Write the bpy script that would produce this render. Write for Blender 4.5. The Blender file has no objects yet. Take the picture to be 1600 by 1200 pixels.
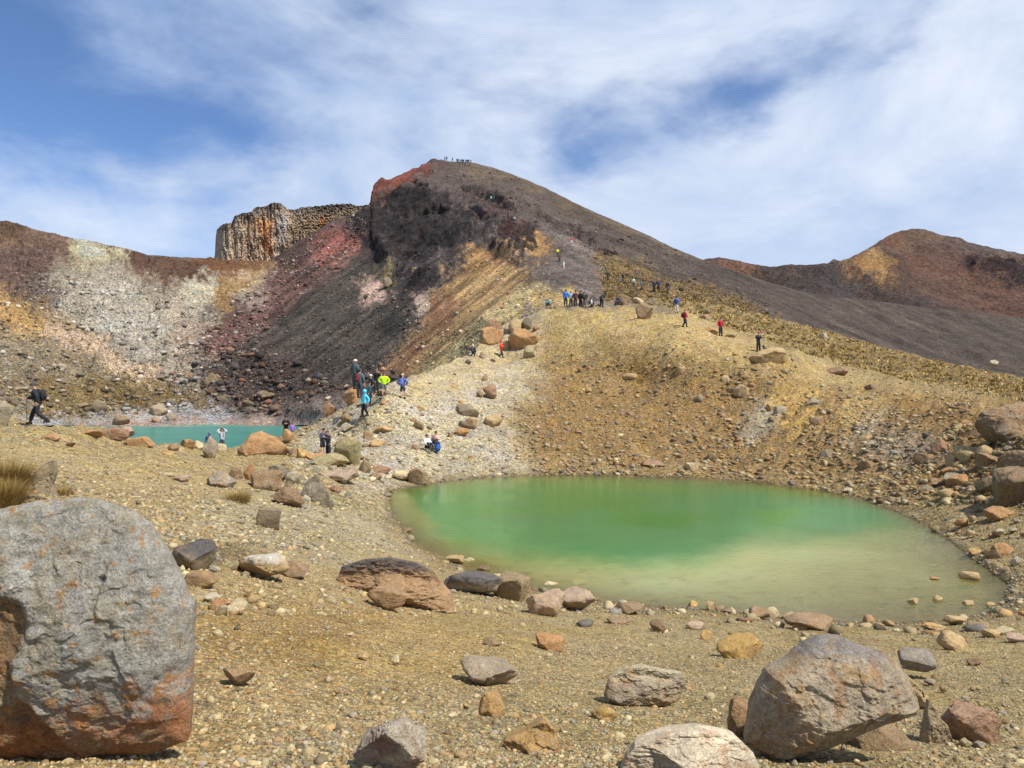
import bpy, bmesh, math, random
import numpy as np
from mathutils import Vector, Matrix

# ------------------------------------------------------------------ camera, sky, sun, exposure
S = bpy.context.scene
C = S.collection
cam = bpy.data.cameras.new('camera'); camo = bpy.data.objects.new('camera', cam); C.objects.link(camo)
camo.location = (0, 0, 0); camo.rotation_euler = (math.radians(90), 0, 0)
cam.sensor_width = 36; cam.lens = 27.0; cam.clip_start = 0.05; cam.clip_end = 20000
S.camera = camo
S.view_settings.view_transform = 'Standard'; S.view_settings.look = 'None'
S.view_settings.gamma = 1; S.view_settings.exposure = 0.42
SUN_DIR = Vector((0.55, -0.38, 0.95)).normalized()
sun_el = math.asin(SUN_DIR.z); sun_az = math.atan2(SUN_DIR.x, SUN_DIR.y)
w = bpy.data.worlds.new('World'); S.world = w; w.use_nodes = True
def build_world():
    nt = w.node_tree; N = nt.nodes; L = nt.links; N.clear()
    out = N.new('ShaderNodeOutputWorld'); bg = N.new('ShaderNodeBackground'); L.new(bg.outputs[0], out.inputs[0])
    sky = N.new('ShaderNodeTexSky'); sky.sky_type = 'NISHITA'; sky.sun_disc = False
    sky.sun_elevation = sun_el; sky.sun_rotation = sun_az; sky.altitude = 1500; sky.air_density = 1.0; sky.dust_density = 0.3; sky.ozone_density = 3.0
    tc = N.new('ShaderNodeTexCoord'); V = tc.outputs['Generated']
    def math_(op, a, b=None, c=None, clamp=False):
        n = N.new('ShaderNodeMath'); n.operation = op; n.use_clamp = clamp
        for i, v in enumerate((a, b, c)):
            if v is None: continue
            if isinstance(v, (int, float)): n.inputs[i].default_value = v
            else: L.new(v, n.inputs[i])
        return n.outputs[0]
    def noise(vec, scale, det, rough=0.5, dist=0.0):
        n = N.new('ShaderNodeTexNoise'); n.inputs['Scale'].default_value = scale; n.inputs['Detail'].default_value = det
        n.inputs['Roughness'].default_value = rough; n.inputs['Distortion'].default_value = dist; L.new(vec, n.inputs['Vector']); return n.outputs['Fac']
    # clouds streak: rotate and stretch the direction vector
    mp = N.new('ShaderNodeMapping'); mp.inputs['Scale'].default_value = (1.0, 1.0, 2.0); mp.inputs['Rotation'].default_value = (0, math.radians(12), 0)
    mp.inputs['Location'].default_value = (3.1, 1.7, 0.4); L.new(V, mp.inputs['Vector'])
    wn = N.new('ShaderNodeTexNoise'); wn.inputs['Scale'].default_value = 3.0; wn.inputs['Detail'].default_value = 5; wn.inputs['Roughness'].default_value = 0.6; L.new(mp.outputs[0], wn.inputs['Vector'])
    wv = N.new('ShaderNodeVectorMath'); wv.operation = 'MULTIPLY_ADD'; L.new(wn.outputs['Color'], wv.inputs[0]); wv.inputs[1].default_value = (0.34, 0.1, 0.26); L.new(V, wv.inputs[2])
    wo = N.new('ShaderNodeVectorMath'); wo.operation = 'SUBTRACT'; L.new(wv.outputs[0], wo.inputs[0]); wo.inputs[1].default_value = (0.17, 0.05, 0.13); VW = wo.outputs[0]
    n1 = noise(mp.outputs[0], 2.2, 8, 0.52, 0.5)
    n2 = noise(mp.outputs[0], 7.0, 9, 0.55, 0.3)
    n3 = noise(mp.outputs[0], 1.1, 3, 0.5, 0.2)
    dens = math_('ADD', math_('MULTIPLY', n1, 1.6), math_('MULTIPLY', n2, 1.5))
    dens = math_('SUBTRACT', dens, 1.22)
    # openings and banks: where the sky is thinner or thicker, as directions
    def lobe(px, py, width, amt, asp=1.0):
        d = Vector(((px-800)/1200, 1, (600-py)/1200)).normalized()
        sub = N.new('ShaderNodeVectorMath'); sub.operation = 'SUBTRACT'; L.new(VW, sub.inputs[0]); sub.inputs[1].default_value = d
        scl = N.new('ShaderNodeVectorMath'); scl.operation = 'MULTIPLY'; L.new(sub.outputs[0], scl.inputs[0]); scl.inputs[1].default_value = (1/(width*asp), 1/width, 1/width)
        ln = N.new('ShaderNodeVectorMath'); ln.operation = 'LENGTH'; L.new(scl.outputs[0], ln.inputs[0])
        g = math_('POWER', math_('MAXIMUM', math_('SUBTRACT', 1.0, math_('MULTIPLY', ln.outputs['Value'], 0.5)), 0.0), 2.0)
        return math_('MULTIPLY', g, amt)
    for a in LOBES: dens = math_('ADD', dens, lobe(*a))
    r = N.new('ShaderNodeMapRange'); r.interpolation_type = 'SMOOTHSTEP'; r.inputs['From Min'].default_value = -0.15; r.inputs['From Max'].default_value = 0.95
    L.new(dens, r.inputs['Value'])
    # body of the cloud: white banks, greyer folds
    cr = N.new('ShaderNodeValToRGB'); L.new(noise(mp.outputs[0], 2.6, 10, 0.6, 0.5), cr.inputs[0])
    cr.color_ramp.elements[0].position = 0.28; cr.color_ramp.elements[0].color = (0.27, 0.385, 0.60, 1)
    cr.color_ramp.elements[1].position = 0.66; cr.color_ramp.elements[1].color = (0.64, 0.69, 0.78, 1)
    skb = N.new('ShaderNodeMix'); skb.data_type = 'RGBA'; skb.blend_type = 'MULTIPLY'; skb.inputs['Factor'].default_value = 1
    L.new(sky.outputs[0], skb.inputs['A']); skb.inputs['B'].default_value = (SKYK*0.75, SKYK*0.85, SKYK*1.0, 1)
    m = N.new('ShaderNodeMix'); m.data_type = 'RGBA'; L.new(math_('MULTIPLY', r.outputs[0], 0.93), m.inputs['Factor'])
    L.new(skb.outputs['Result'], m.inputs['A']); 
    sc = N.new('ShaderNodeMix'); sc.data_type = 'RGBA'; sc.blend_type = 'MULTIPLY'; sc.inputs['Factor'].default_value = 1
    L.new(cr.outputs[0], sc.inputs['A']); sc.inputs['B'].default_value = (10, 10, 10, 1)
    L.new(sc.outputs['Result'], m.inputs['B'])
    L.new(m.outputs['Result'], bg.inputs['Color']); bg.inputs['Strength'].default_value = 0.10
SKYK = 1.1
LOBES = [(50, 60, 0.11, -0.85, 1.6), (150, 110, 0.06, -0.6, 1.8), (360, 185, 0.08, -0.65, 2.4), (1030, 185, 0.12, -0.95, 2.3), (1190, 150, 0.07, -0.75, 1.9), (900, 225, 0.05, -0.6, 1.6), (860, 130, 0.09, -0.35, 2.6), (1470, 100, 0.06, -0.95, 2.4), (1330, 90, 0.05, -0.3, 2.0),
         (1390, 290, 0.36, 1.6, 1.3), (700, 120, 0.20, 0.35, 1.8), (250, 320, 0.25, 0.45, 2.2), (600, 60, 0.09, -0.6, 1.8), (1000, 60, 0.12, 0.3, 2.5), (1560, 30, 0.1, 0.3, 1.5)]
build_world()
sl = bpy.data.lights.new('sun', 'SUN'); sl.energy = 4.3; sl.angle = math.radians(0.6); sl.color = (1.0, 0.96, 0.90)
so = bpy.data.objects.new('sun', sl); C.objects.link(so); so.rotation_euler = (-SUN_DIR).to_track_quat('-Z', 'Y').to_euler()

# ------------------------------------------------------------------ helpers
rnd = random.Random(7); rs = np.random.RandomState(11)
F = 1200.0
def P3(px, py, d): return np.array([(px-800)/F*d, d, (600-py)/F*d])
ALB = 0.80
def lin(c):
    c = np.asarray(c, float)/255.0
    return np.where(c <= 0.04045, c/12.92, ((c+0.055)/1.055)**2.4)*ALB
_pt = np.random.RandomState(3).permutation(256); _pt = np.concatenate([_pt, _pt, _pt])
_gr = np.random.RandomState(5).normal(size=(256, 3)); _gr /= np.linalg.norm(_gr, axis=1)[:, None]
def perlin(p):
    p = np.asarray(p, float); i = np.floor(p).astype(np.int64); f = p-i; i &= 255
    u = f*f*f*(f*(f*6-15)+10); r = 0
    for a in (0, 1):
        wa = u[:, 0] if a else 1-u[:, 0]
        for b in (0, 1):
            wb = u[:, 1] if b else 1-u[:, 1]
            for c in (0, 1):
                wc = u[:, 2] if c else 1-u[:, 2]
                h = _pt[_pt[_pt[(i[:, 0]+a) & 255]+((i[:, 1]+b) & 255)]+((i[:, 2]+c) & 255)]
                g = _gr[h]
                r = r+wa*wb*wc*(g[:, 0]*(f[:, 0]-a)+g[:, 1]*(f[:, 1]-b)+g[:, 2]*(f[:, 2]-c))
    return r*1.5
def fbm(p, oct=4, gain=0.5, ridged=False):
    p = np.asarray(p, float); s = 0; a = 1.0; t = 0
    for k in range(oct):
        n = perlin(p+k*17.3)
        if ridged: n = 1-2*np.abs(n)
        s = s+a*n; t += a; a *= gain; p = p*2.03
    return s/t
def sstep(a, b, x):
    t = np.clip((x-a)/(b-a), 0, 1); return t*t*(3-2*t)
def sdf(poly, X, Y):
    """signed distance, negative inside"""
    poly = np.asarray(poly, float); n = len(poly); d = np.full(X.shape, 1e18); ins = np.zeros(X.shape, bool)
    for i in range(n):
        a = poly[i]; b = poly[(i+1) % n]; e = b-a
        wx = X-a[0]; wy = Y-a[1]; t = np.clip((wx*e[0]+wy*e[1])/(e@e+1e-9), 0, 1)
        d = np.minimum(d, (wx-e[0]*t)**2+(wy-e[1]*t)**2)
        c = ((a[1] > Y) != (b[1] > Y)) & (X < (b[0]-a[0])*(Y-a[1])/(b[1]-a[1]+1e-12)+a[0]); ins ^= c
    d = np.sqrt(d); return np.where(ins, -d, d)
class RBF:
    def __init__(s, pts, smooth=1e-3):
        P = np.array([[a/300, b/150] for a, b, _ in pts]); v = np.log(np.array([c for _, _, c in pts], float)); n = len(P)
        A = np.zeros((n+3, n+3)); A[:n, :n] = s.k(P, P)+np.eye(n)*smooth; A[:n, n] = 1; A[:n, n+1:] = P; A[n, :n] = 1; A[n+1:, :n] = P.T
        s.w = np.linalg.solve(A, np.concatenate([v, np.zeros(3)])); s.P = P
    def k(s, a, b):
        r = np.sqrt(((a[:, None]-b[None])**2).sum(-1)); return r  # biharmonic-like, well behaved
    def __call__(s, X, Y):
        X = np.asarray(X, float); sh = X.shape; Q = np.stack([X.ravel()/300, np.asarray(Y, float).ravel()/150], 1)
        out = np.empty(len(Q)); n = len(s.P)
        for i in range(0, len(Q), 20000):
            q = Q[i:i+20000]; out[i:i+20000] = s.k(q, s.P)@s.w[:n]+s.w[n]+q@s.w[n+1:]
        return np.exp(out).reshape(sh)
def tag(o, label=None, cat=None, group=None, kind=None):
    if label: o['label'] = label
    if cat: o['category'] = cat
    if group: o['group'] = group
    if kind: o['kind'] = kind
    return o
def mesh_np(name, V, Fc, mat, col=None, smooth=False, parent=None, attrs=None):
    me = bpy.data.meshes.new(name); V = np.asarray(V, np.float32); Fc = np.asarray(Fc, np.int32); k = Fc.shape[1]
    me.vertices.add(len(V)); me.vertices.foreach_set('co', V.ravel())
    me.loops.add(Fc.size); me.loops.foreach_set('vertex_index', Fc.ravel())
    me.polygons.add(len(Fc)); me.polygons.foreach_set('loop_start', np.arange(0, Fc.size, k, dtype=np.int32))
    me.polygons.foreach_set('loop_total', np.full(len(Fc), k, np.int32))
    if smooth: me.polygons.foreach_set('use_smooth', np.ones(len(Fc), bool))
    me.update(calc_edges=True)
    if col is not None:
        a = me.color_attributes.new('Col', 'FLOAT_COLOR', 'POINT'); cc = np.ones((len(V), 4), np.float32); cc[:, :3] = np.clip(col, 0, 1); a.data.foreach_set('color', cc.ravel())
    for nm, v in (attrs or {}).items():
        a = me.attributes.new(nm, 'FLOAT', 'POINT'); a.data.foreach_set('value', np.asarray(v, np.float32))
    me.materials.append(mat); o = bpy.data.objects.new(name, me); C.objects.link(o)
    if parent: o.parent = parent
    return o
def grid_faces(nr, nc):
    i = np.arange(nr-1)[:, None]*nc+np.arange(nc-1)[None]; i = i.ravel(); return np.stack([i, i+1, i+nc+1, i+nc], 1)

# ------------------------------------------------------------------ materials
class NT:
    def __init__(s, name):
        s.m = bpy.data.materials.new(name); s.m.use_nodes = True; s.t = s.m.node_tree; s.N = s.t.nodes; s.L = s.t.links
        s.b = s.N['Principled BSDF']; s.out = s.N['Material Output']; s.pos = s.N.new('ShaderNodeNewGeometry').outputs['Position']
        s.obj = s.N.new('ShaderNodeTexCoord').outputs['Object']
    def link(s, a, b): s.L.new(a, b)
    def math(s, op, a, b=None, clamp=False):
        n = s.N.new('ShaderNodeMath'); n.operation = op; n.use_clamp = clamp
        for i, v in enumerate((a, b)):
            if v is None: continue
            if isinstance(v, (int, float)): n.inputs[i].default_value = v
            else: s.L.new(v, n.inputs[i])
        return n.outputs[0]
    def noise(s, vec, sc, det=4, rough=0.55, dist=0.0, out='Fac'):
        n = s.N.new('ShaderNodeTexNoise'); n.inputs['Scale'].default_value = sc; n.inputs['Detail'].default_value = det; n.inputs['Roughness'].default_value = rough
        n.inputs['Distortion'].default_value = dist; s.L.new(vec, n.inputs['Vector']); return n.outputs[out]
    def vor(s, vec, sc, feat='F1', rnd_=1.0):
        n = s.N.new('ShaderNodeTexVoronoi'); n.feature = feat; n.inputs['Scale'].default_value = sc; n.inputs['Randomness'].default_value = rnd_; s.L.new(vec, n.inputs['Vector']); return n
    def mapr(s, v, a, b, c, d):
        n = s.N.new('ShaderNodeMapRange'); s.L.new(v, n.inputs['Value'])
        for k, x in zip(('From Min', 'From Max', 'To Min', 'To Max'), (a, b, c, d)): n.inputs[k].default_value = x
        return n.outputs[0]
    def mix(s, fac, a, b, mode='MIX'):
        n = s.N.new('ShaderNodeMix'); n.data_type = 'RGBA'; n.blend_type = mode
        for k, v in (('Factor', fac), ('A', a), ('B', b)):
            if isinstance(v, (int, float)): n.inputs[k].default_value = v
            elif isinstance(v, tuple): n.inputs[k].default_value = v
            else: s.L.new(v, n.inputs[k])
        return n.outputs['Result']
    def ramp(s, v, els):
        n = s.N.new('ShaderNodeValToRGB'); s.L.new(v, n.inputs[0]); e = n.color_ramp.elements
        while len(e) < len(els): e.new(0.5)
        for x, (p, c) in zip(e, els): x.position = p; x.color = (*c, 1)
        return n.outputs[0]
    def attr(s, name, out='Color'):
        n = s.N.new('ShaderNodeAttribute'); n.attribute_name = name; return n.outputs[out]
    def bump(s, h, st, dist, nrm=None):
        n = s.N.new('ShaderNodeBump'); n.inputs['Strength'].default_value = st; n.inputs['Distance'].default_value = dist; s.L.new(h, n.inputs['Height'])
        if nrm: s.L.new(nrm, n.inputs['Normal'])
        return n.outputs[0]
    def gray(s, v):
        n = s.N.new('ShaderNodeCombineColor'); [s.L.new(v, n.inputs[i]) for i in range(3)]; return n.outputs[0]

def terrain_mat(name, fine, coarse, bumpd_f, bumpd_c, contrast=0.5):
    t = NT(name); col = t.attr('Col')
    wv = t.noise(t.pos, fine*0.7, 2, out='Color')
    n = t.N.new('ShaderNodeVectorMath'); n.operation = 'MULTIPLY_ADD'; t.L.new(wv, n.inputs[0]); n.inputs[1].default_value = (0.6/fine,)*3; t.L.new(t.pos, n.inputs[2]); vp = n.outputs[0]
    va = t.vor(vp, fine); vb = t.vor(vp, coarse)
    sa = t.N.new('ShaderNodeSeparateColor'); t.L.new(va.outputs['Color'], sa.inputs[0])
    sb = t.N.new('ShaderNodeSeparateColor'); t.L.new(vb.outputs['Color'], sb.inputs[0])
    # each pebble its own value; coarse stones appear only where noise lets them
    val = t.mapr(sa.outputs[0], 0, 1, 1-contrast*1.2, 1+contrast*1.35)
    edge = t.mapr(va.outputs['Distance'], 0.25/1, 0.75, 1.08, 0.72)
    vv = t.math('MULTIPLY', val, edge)
    c = t.mix(1.0, col, t.gray(vv), 'MULTIPLY')
    tint = t.ramp(sa.outputs[1], [(0.0, (0.85, 0.95, 1.15)), (0.3, (1, 1, 1)), (0.62, (1.05, 1.0, 0.92)), (0.86, (1.12, 0.9, 0.68)), (1.0, (1.15, 0.82, 0.66))])
    c = t.mix(0.75, c, t.mix(1.0, c, tint, 'MULTIPLY'))
    big = t.math('GREATER_THAN', sb.outputs[2], 0.84)
    bigv = t.mapr(sb.outputs[0], 0, 1, 0.6, 1.5)
    core = t.math('LESS_THAN', vb.outputs['Distance'], 0.42)
    c = t.mix(t.math('MULTIPLY', t.math('MULTIPLY', big, core), 0.75), c, t.mix(1.0, c, t.gray(bigv), 'MULTIPLY'))
    lo = t.noise(t.pos, fine*0.06, 6, 0.6)
    c = t.mix(1.0, c, t.gray(t.mapr(lo, 0.3, 0.7, 0.80, 1.18)), 'MULTIPLY')
    t.L.new(c, t.b.inputs['Base Color']); t.b.inputs['Roughness'].default_value = 0.95; t.b.inputs['Specular IOR Level'].default_value = 0.15
    h1 = t.mapr(va.outputs['Distance'], 0, 0.8, 1, 0); h2 = t.math('MULTIPLY', t.mapr(vb.outputs['Distance'], 0, 0.5, 1, 0), big)
    nb = t.bump(h1, 0.6, bumpd_f); nb = t.bump(h2, 0.6, bumpd_c, nb); nb = t.bump(t.noise(t.pos, fine*0.35, 8, 0.7), 0.9, bumpd_f*3.5, nb)
    t.L.new(nb, t.b.inputs['Normal']); return t.m
M_near = terrain_mat('gravelly_soil', 34, 9, 0.014, 0.05, 0.38)
M_mid = terrain_mat('scree_slope', 9, 4.0, 0.05, 0.10, 0.42)
M_cone = terrain_mat('cone_scree', 4.2, 1.7, 0.10, 0.22, 0.5)
M_far = terrain_mat('mountain_scree', 0.8, 0.22, 0.6, 2.0, 0.42)
def stone_mat(name, sc=30):
    t = NT(name); col = t.attr('Col'); v = t.noise(t.pos, sc, 5, 0.65); 
    c = t.mix(1.0, col, t.gray(t.mapr(v, 0.3, 0.7, 0.7, 1.3)), 'MULTIPLY'); t.L.new(c, t.b.inputs['Base Color'])
    t.b.inputs['Roughness'].default_value = 0.9; t.b.inputs['Specular IOR Level'].default_value = 0.2
    t.L.new(t.bump(v, 0.6, 0.35/sc), t.b.inputs['Normal']); return t.m
M_stone = stone_mat('loose_stone', 40); M_stone_far = stone_mat('far_stone', 2.5)
def rock_mat(name, sc, bd):
    t = NT(name); col = t.attr('Col'); ac = t.attr('Acc')
    sp = t.noise(t.obj, sc*9, 4, 0.75); mid = t.noise(t.obj, sc*1.6, 9, 0.74, 0.1); cr = t.vor(t.obj, sc*0.9, 'DISTANCE_TO_EDGE')
    ms = t.ramp(t.noise(t.obj, sc*0.7, 9, 0.76, 0.25), [(0.50, (0, 0, 0)), (0.60, (1, 1, 1))])
    c = t.mix(t.math('MULTIPLY', t.attr('amt', 'Fac'), ms), col, ac)
    c = t.mix(1.0, c, t.gray(t.mapr(mid, 0.28, 0.72, 0.62, 1.34)), 'MULTIPLY')
    c = t.mix(1.0, c, t.gray(t.mapr(sp, 0.32, 0.68, 0.62, 1.38)), 'MULTIPLY')
    pit = t.vor(t.obj, sc*5.5); pv = t.mapr(pit.outputs['Distance'], 0.10, 0.28, 0.5, 1.0)
    pm = t.math('GREATER_THAN', t.noise(t.obj, sc*1.2, 2), 0.55)
    c = t.mix(t.math('MULTIPLY', pm, 0.8), c, t.mix(1.0, c, t.gray(pv), 'MULTIPLY'))
    t.L.new(c, t.b.inputs['Base Color']); t.b.inputs['Roughness'].default_value = 0.88; t.b.inputs['Specular IOR Level'].default_value = 0.25
    nb = t.bump(mid, 0.9, bd*2.2); nb = t.bump(sp, 0.8, bd*0.5, nb); nb = t.bump(pv, 0.5, bd*0.5, nb)
    t.L.new(nb, t.b.inputs['Normal']); return t.m
M_rock = rock_mat('weathered_lava_rock', 9, 0.02)
M_rock_m = rock_mat('boulder_rock', 2.2, 0.07)
M_rock_f = rock_mat('outcrop_rock', 0.6, 0.3)
def flat(name, col, rough=0.8, noise=0.15, sc=30):
    t = NT(name); c = tuple(lin(col)/ALB); v = t.noise(t.obj, sc, 3)
    t.L.new(t.mix(1.0, (*c, 1), t.gray(t.mapr(v, 0.3, 0.7, 1-noise, 1+noise)), 'MULTIPLY'), t.b.inputs['Base Color']); t.b.inputs['Roughness'].default_value = rough
    return t.m
_fm = {}
def cloth(col, rough=0.8):
    k = tuple(col)
    if k not in _fm: _fm[k] = flat('fabric', col, rough)
    return _fm[k]

# ------------------------------------------------------------------ terrain: near sheet
ZP = -5.4      # green pool level
POOL = [(604,772),(612,800),(632,828),(648,850),(690,872),(745,893),(820,914),(905,932),(1000,945),(1080,950),(1160,957),(1250,966),(1330,969),(1420,971),(1490,967),(1545,957),(1572,938),(1574,915),(1545,890),(1505,862),(1478,842),(1440,818),(1390,796),(1340,779),(1290,768),(1230,760),(1160,752),(1080,748),(1000,745),(930,743),(850,743),(780,745),(720,750),(660,758),(620,764)]
CP1 = [(-400,1200,2.9),(0,1200,3.2),(400,1200,3.4),(800,1200,3.7),(1200,1200,4.1),(1600,1200,4.3),(2100,1200,4.2),
 (0,1000,5.4),(300,1000,6.0),(500,1000,6.8),(800,1000,9.0),(1100,1010,11.2),(1300,1020,10.6),(1500,1010,12.2),(1600,980,14.5),(1900,1000,11),
 (-400,1000,4.6),(-400,850,8.5),(0,850,9.5),(300,850,11.5),(500,900,11.5),(550,850,18),(300,780,17),(100,780,14.5),(0,740,15),(-300,740,13),(450,800,20.5),(450,740,32),(550,745,37),(300,730,29),(150,720,24),(0,700,24),
 (800,1100,5.4),(400,1100,4.5),(1200,1100,6.3),(1500,1100,6.8),(0,1100,4.0),
 (0,652,37),(-300,640,38),(75,664,33.5),(200,692,42),(340,703,53),(420,690,54),(500,655,55),(560,622,55.5),(640,588,62),(720,560,74),(765,525,84),(820,492,88),(850,484,87),
 (600,622,52),(571,648,51),(510,713,47),(675,703,48.5),(740,560,74),(783,560,78),(700,640,56),(820,600,66),(850,680,53),(760,700,50),
 (900,479,85),(966,480,86),(1010,466,96),(1057,490,79),(1070,512,70),(1126,525,72),(1185,546,68),(1240,556,66),(1400,610,58),(1530,632,50),(1600,650,45),
 (1060,468,98),(1120,476,106),(1200,493,112),(1300,519,110),(1400,548,104),(1500,571,97),(1600,589,90),(1800,625,80),(2100,660,70),
 (1300,560,86),(1450,598,78),(1560,618,68),
 (900,580,70),(900,680,53),(1000,600,66),(1000,690,52),(1150,620,60),(1150,700,50),(1300,640,52),(1300,710,44),(1420,700,41),(1420,770,34.5),(1500,740,34),(1520,820,26.5),(1600,860,22.5),(1600,760,29),(1570,700,34),(1600,930,18.5),(1700,800,25),(2000,750,24),(1900,680,35),(1620,690,30),
 ]
for (x, y) in POOL: CP1.append((x, y, -ZP*F/(y-600)))
D1r = RBF(CP1)
def ragged(poly, k=4, amp=4.5):
    P = np.array(poly, float); n = len(P); out = []
    for i in range(n):
        for j in range(k): out.append(P[i]*(1-j/k)+P[(i+1) % n]*(j/k))
    O = np.array(out); q = np.stack([O[:, 0]/22, O[:, 1]/22, O[:, 0]*0+2], -1); s_ = np.where(O[:, 1:2] > 850, 1.3, 0.6)
    return O+np.stack([fbm(q, 4, 0.65)*amp*2.2, fbm(q+30, 4, 0.65)*amp], -1)*s_
POOL = [tuple(p) for p in ragged(POOL)]
def D1(px, py):
    px = np.asarray(px, float); py = np.asarray(py, float)
    d = D1r(px, py); sd = sdf(POOL, px, py); dw = -ZP*F/np.maximum(py-600, 20)
    out = np.minimum(d, dw*(1-0.0022*np.clip(sd, 0, 14)-0.0006))
    out = np.where(py > 700, out, d)
    inn = dw*(1+0.10*(1-np.exp(np.minimum(sd, 0)/60.0))+0.0006)
    return np.where(sd < 0, inn, out)
SKY1 = [(-500,632),(-200,640),(0,652),(40,657),(75,664),(130,665),(170,667),(194,672),(208,689),(240,697),(300,701),(340,704),(390,699),(430,688),(460,673),(500,655),(530,640),(560,622),(600,605),(640,589),(680,576),(720,560),(745,543),(765,525),(790,507),(820,493),(850,484),(900,478),(960,469),(1010,466),(1060,468),(1120,476),(1200,493),(1300,519),(1400,548),(1500,571),(1600,589),(1800,625),(2200,670)]
def sky1(px): return np.interp(px, [a for a, _ in SKY1], [b for _, b in SKY1])
def disp1(x, y, d, sd):
    """relief of the ground in metres (z) at world x, y"""
    q = np.stack([x, y, np.zeros_like(x)], -1)
    a = np.clip(d/60, 0.03, 1.0)
    n = fbm(q*0.35, 3)*0.45*np.clip(d/45, 0.03, 1)+fbm(q*1.4+5, 4, 0.55)*0.14*a**0.6+fbm(q*7+9, 3, 0.6)*0.022
    k = sstep(0, 30, sd)
    return n*(0.12+0.88*k)
def sheet1_point(px, py):
    px = np.atleast_1d(np.asarray(px, float)); py = np.atleast_1d(np.asarray(py, float))
    d = D1(px, py); sd = np.abs(sdf(POOL, px, py)); x = (px-800)/F*d; z = (600-py)/F*d
    dz = disp1(x, d, d, sd); hill = sstep(1080, 1230, px)*sstep(1620, 1540, px)*sstep(590, 625, py)*sstep(760, 700, py)
    if hill.max() > 0: dz = dz+hill*fbm(np.stack([(px+py*0.9)/34, (py-px*0.5)/150, px*0], -1), 4, 0.6, True)*0.38
    h2 = sstep(820, 880, px)*sstep(1240, 1150, px)*sstep(540, 580, py)*sstep(740, 700, py)
    if h2.max() > 0: dz = dz+h2*fbm(np.stack([(px-py*0.15)/40, py/130, px*0+9], -1), 4, 0.6)*0.25
    inside = sdf(POOL, px, py) < 0
    return np.stack([x, d, z+np.where(inside, -np.abs(dz)*0.3, dz)], -1)
def paint(px, py, base, regions, seed=0, warp=1.0, soft=1.0):
    q = np.stack([px/28, py/28, np.full_like(px, seed*7.7)], -1); q2 = q*4.5; wx = px+(fbm(q, 4, 0.65)*40+fbm(q2, 4, 0.75)*(16 if seed != 2 else 30))*warp; wy = py+(fbm(q+41, 4, 0.65)*26+fbm(q2+17, 4, 0.75)*(10 if seed != 2 else 20))*warp
    col = np.tile(lin(base), (len(px), 1))
    for poly, c, fe, st in regions:
        fe = (fe*1.5+3)*(soft if seed != 2 else 0.8)
        P = np.array(poly, float); lo = P.min(0)-fe*3-30; hi = P.max(0)+fe*3+30
        m = (wx > lo[0]) & (wx < hi[0]) & (wy > lo[1]) & (wy < hi[1])
        if not m.any(): continue
        k = sstep(fe, -fe, sdf(P, wx[m], wy[m]))*st; col[m] = col[m]*(1-k[:, None])+lin(c)*k[:, None]
    return col
TUSS = [(960,440),(1060,455),(1120,470),(1200,488),(1400,540),(1600,582),(2200,660),(2200,720),(1700,650),(1600,632),(1450,600),(1330,572),(1240,545),(1150,515),(1085,490),(1040,478),(960,470)]
PALE = [(470,690),(560,622),(640,588),(720,560),(800,500),(860,490),(850,540),(830,600),(790,640),(820,700),(840,735),(700,748),(610,765),(560,760),(520,740),(470,720)]
R1 = [
 ([(-400,1300),(-400,900),(250,930),(430,905),(700,950),(820,1010),(700,1080),(420,1150),(300,1300)], (180,152,94), 40, 0.6),
 ([(300,960),(600,960),(560,1010),(320,1050)], (156,126,72), 25, 0.6),
 ([(350,760),(560,760),(640,860),(560,870),(420,860),(330,820)], (176,166,134), 30, 0.8),
 ([(0,670),(200,700),(450,710),(560,750),(420,770),(200,770),(0,740)], (184,164,116), 25, 0.8),
 (PALE, (194,184,156), 16, 0.95),
 ([(640,590),(720,562),(800,505),(850,520),(830,580),(760,600),(690,620),(600,640)], (196,178,136), 14, 0.7),
 ([(840,560),(870,590),(850,640),(800,640),(790,600)], (196,186,158), 14, 0.6),
 ([(850,480),(1060,480),(1180,545),(1400,612),(1560,635),(1500,660),(1300,600),(1100,560),(900,560),(820,560)], (190,166,112), 18, 0.9),
 ([(850,560),(1000,545),(1200,580),(1400,640),(1560,700),(1560,780),(1300,760),(1000,745),(850,740),(800,680)], (153,124,78), 25, 0.9),
 ([(1215,600),(1290,610),(1240,690),(1190,640)], (196,164,96), 10, 0.8),
 ([(1330,630),(1375,625),(1330,670),(1290,680)], (198,172,110), 8, 0.8),
 ([(1185,630),(1215,640),(1190,700),(1160,690)], (186,180,160), 9, 0.75),
 ([(1385,640),(1400,650),(1350,690),(1320,700)], (184,176,158), 7, 0.8), ([(1400,680),(1500,660),(1480,720),(1400,730),(1330,715)], (150,138,116), 12, 0.8),
 ([(1380,612),(1560,640),(1700,660),(1700,790),(1590,760),(1500,700),(1400,660)], (136,106,60), 20, 0.85),
 ([(1570,620),(1700,640),(1700,790),(1560,790),(1500,740),(1540,690)], (124,96,54), 16, 0.8),
 ([(1150,1000),(1600,1000),(1600,1300),(1100,1300)], (168,150,104), 40, 0.6),
 (TUSS, (132,112,70), 10, 0.95),
 ([(850,455),(960,462),(1050,478),(1040,484),(960,474),(880,478)], (124,114,112), 5, 0.9),
 ([(60,745),(110,760),(60,790),(-100,800),(-100,730)], (120,98,50), 15, 0.7),
 ([(270,850),(360,850),(400,870),(330,890),(270,880)], (96,88,66), 9, 0.7),
]
def wet(px, py, col):
    sd = sdf(POOL, px+fbm(np.stack([px/14, py/14, px*0], -1), 3)*10, py); k = np.exp(-np.maximum(sd, 0)/(4+np.clip((py-750)/30, 0, 6)))*0.62; k = np.where(sd < 0, 0.25, k)
    return col*(1-k[:, None])
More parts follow.
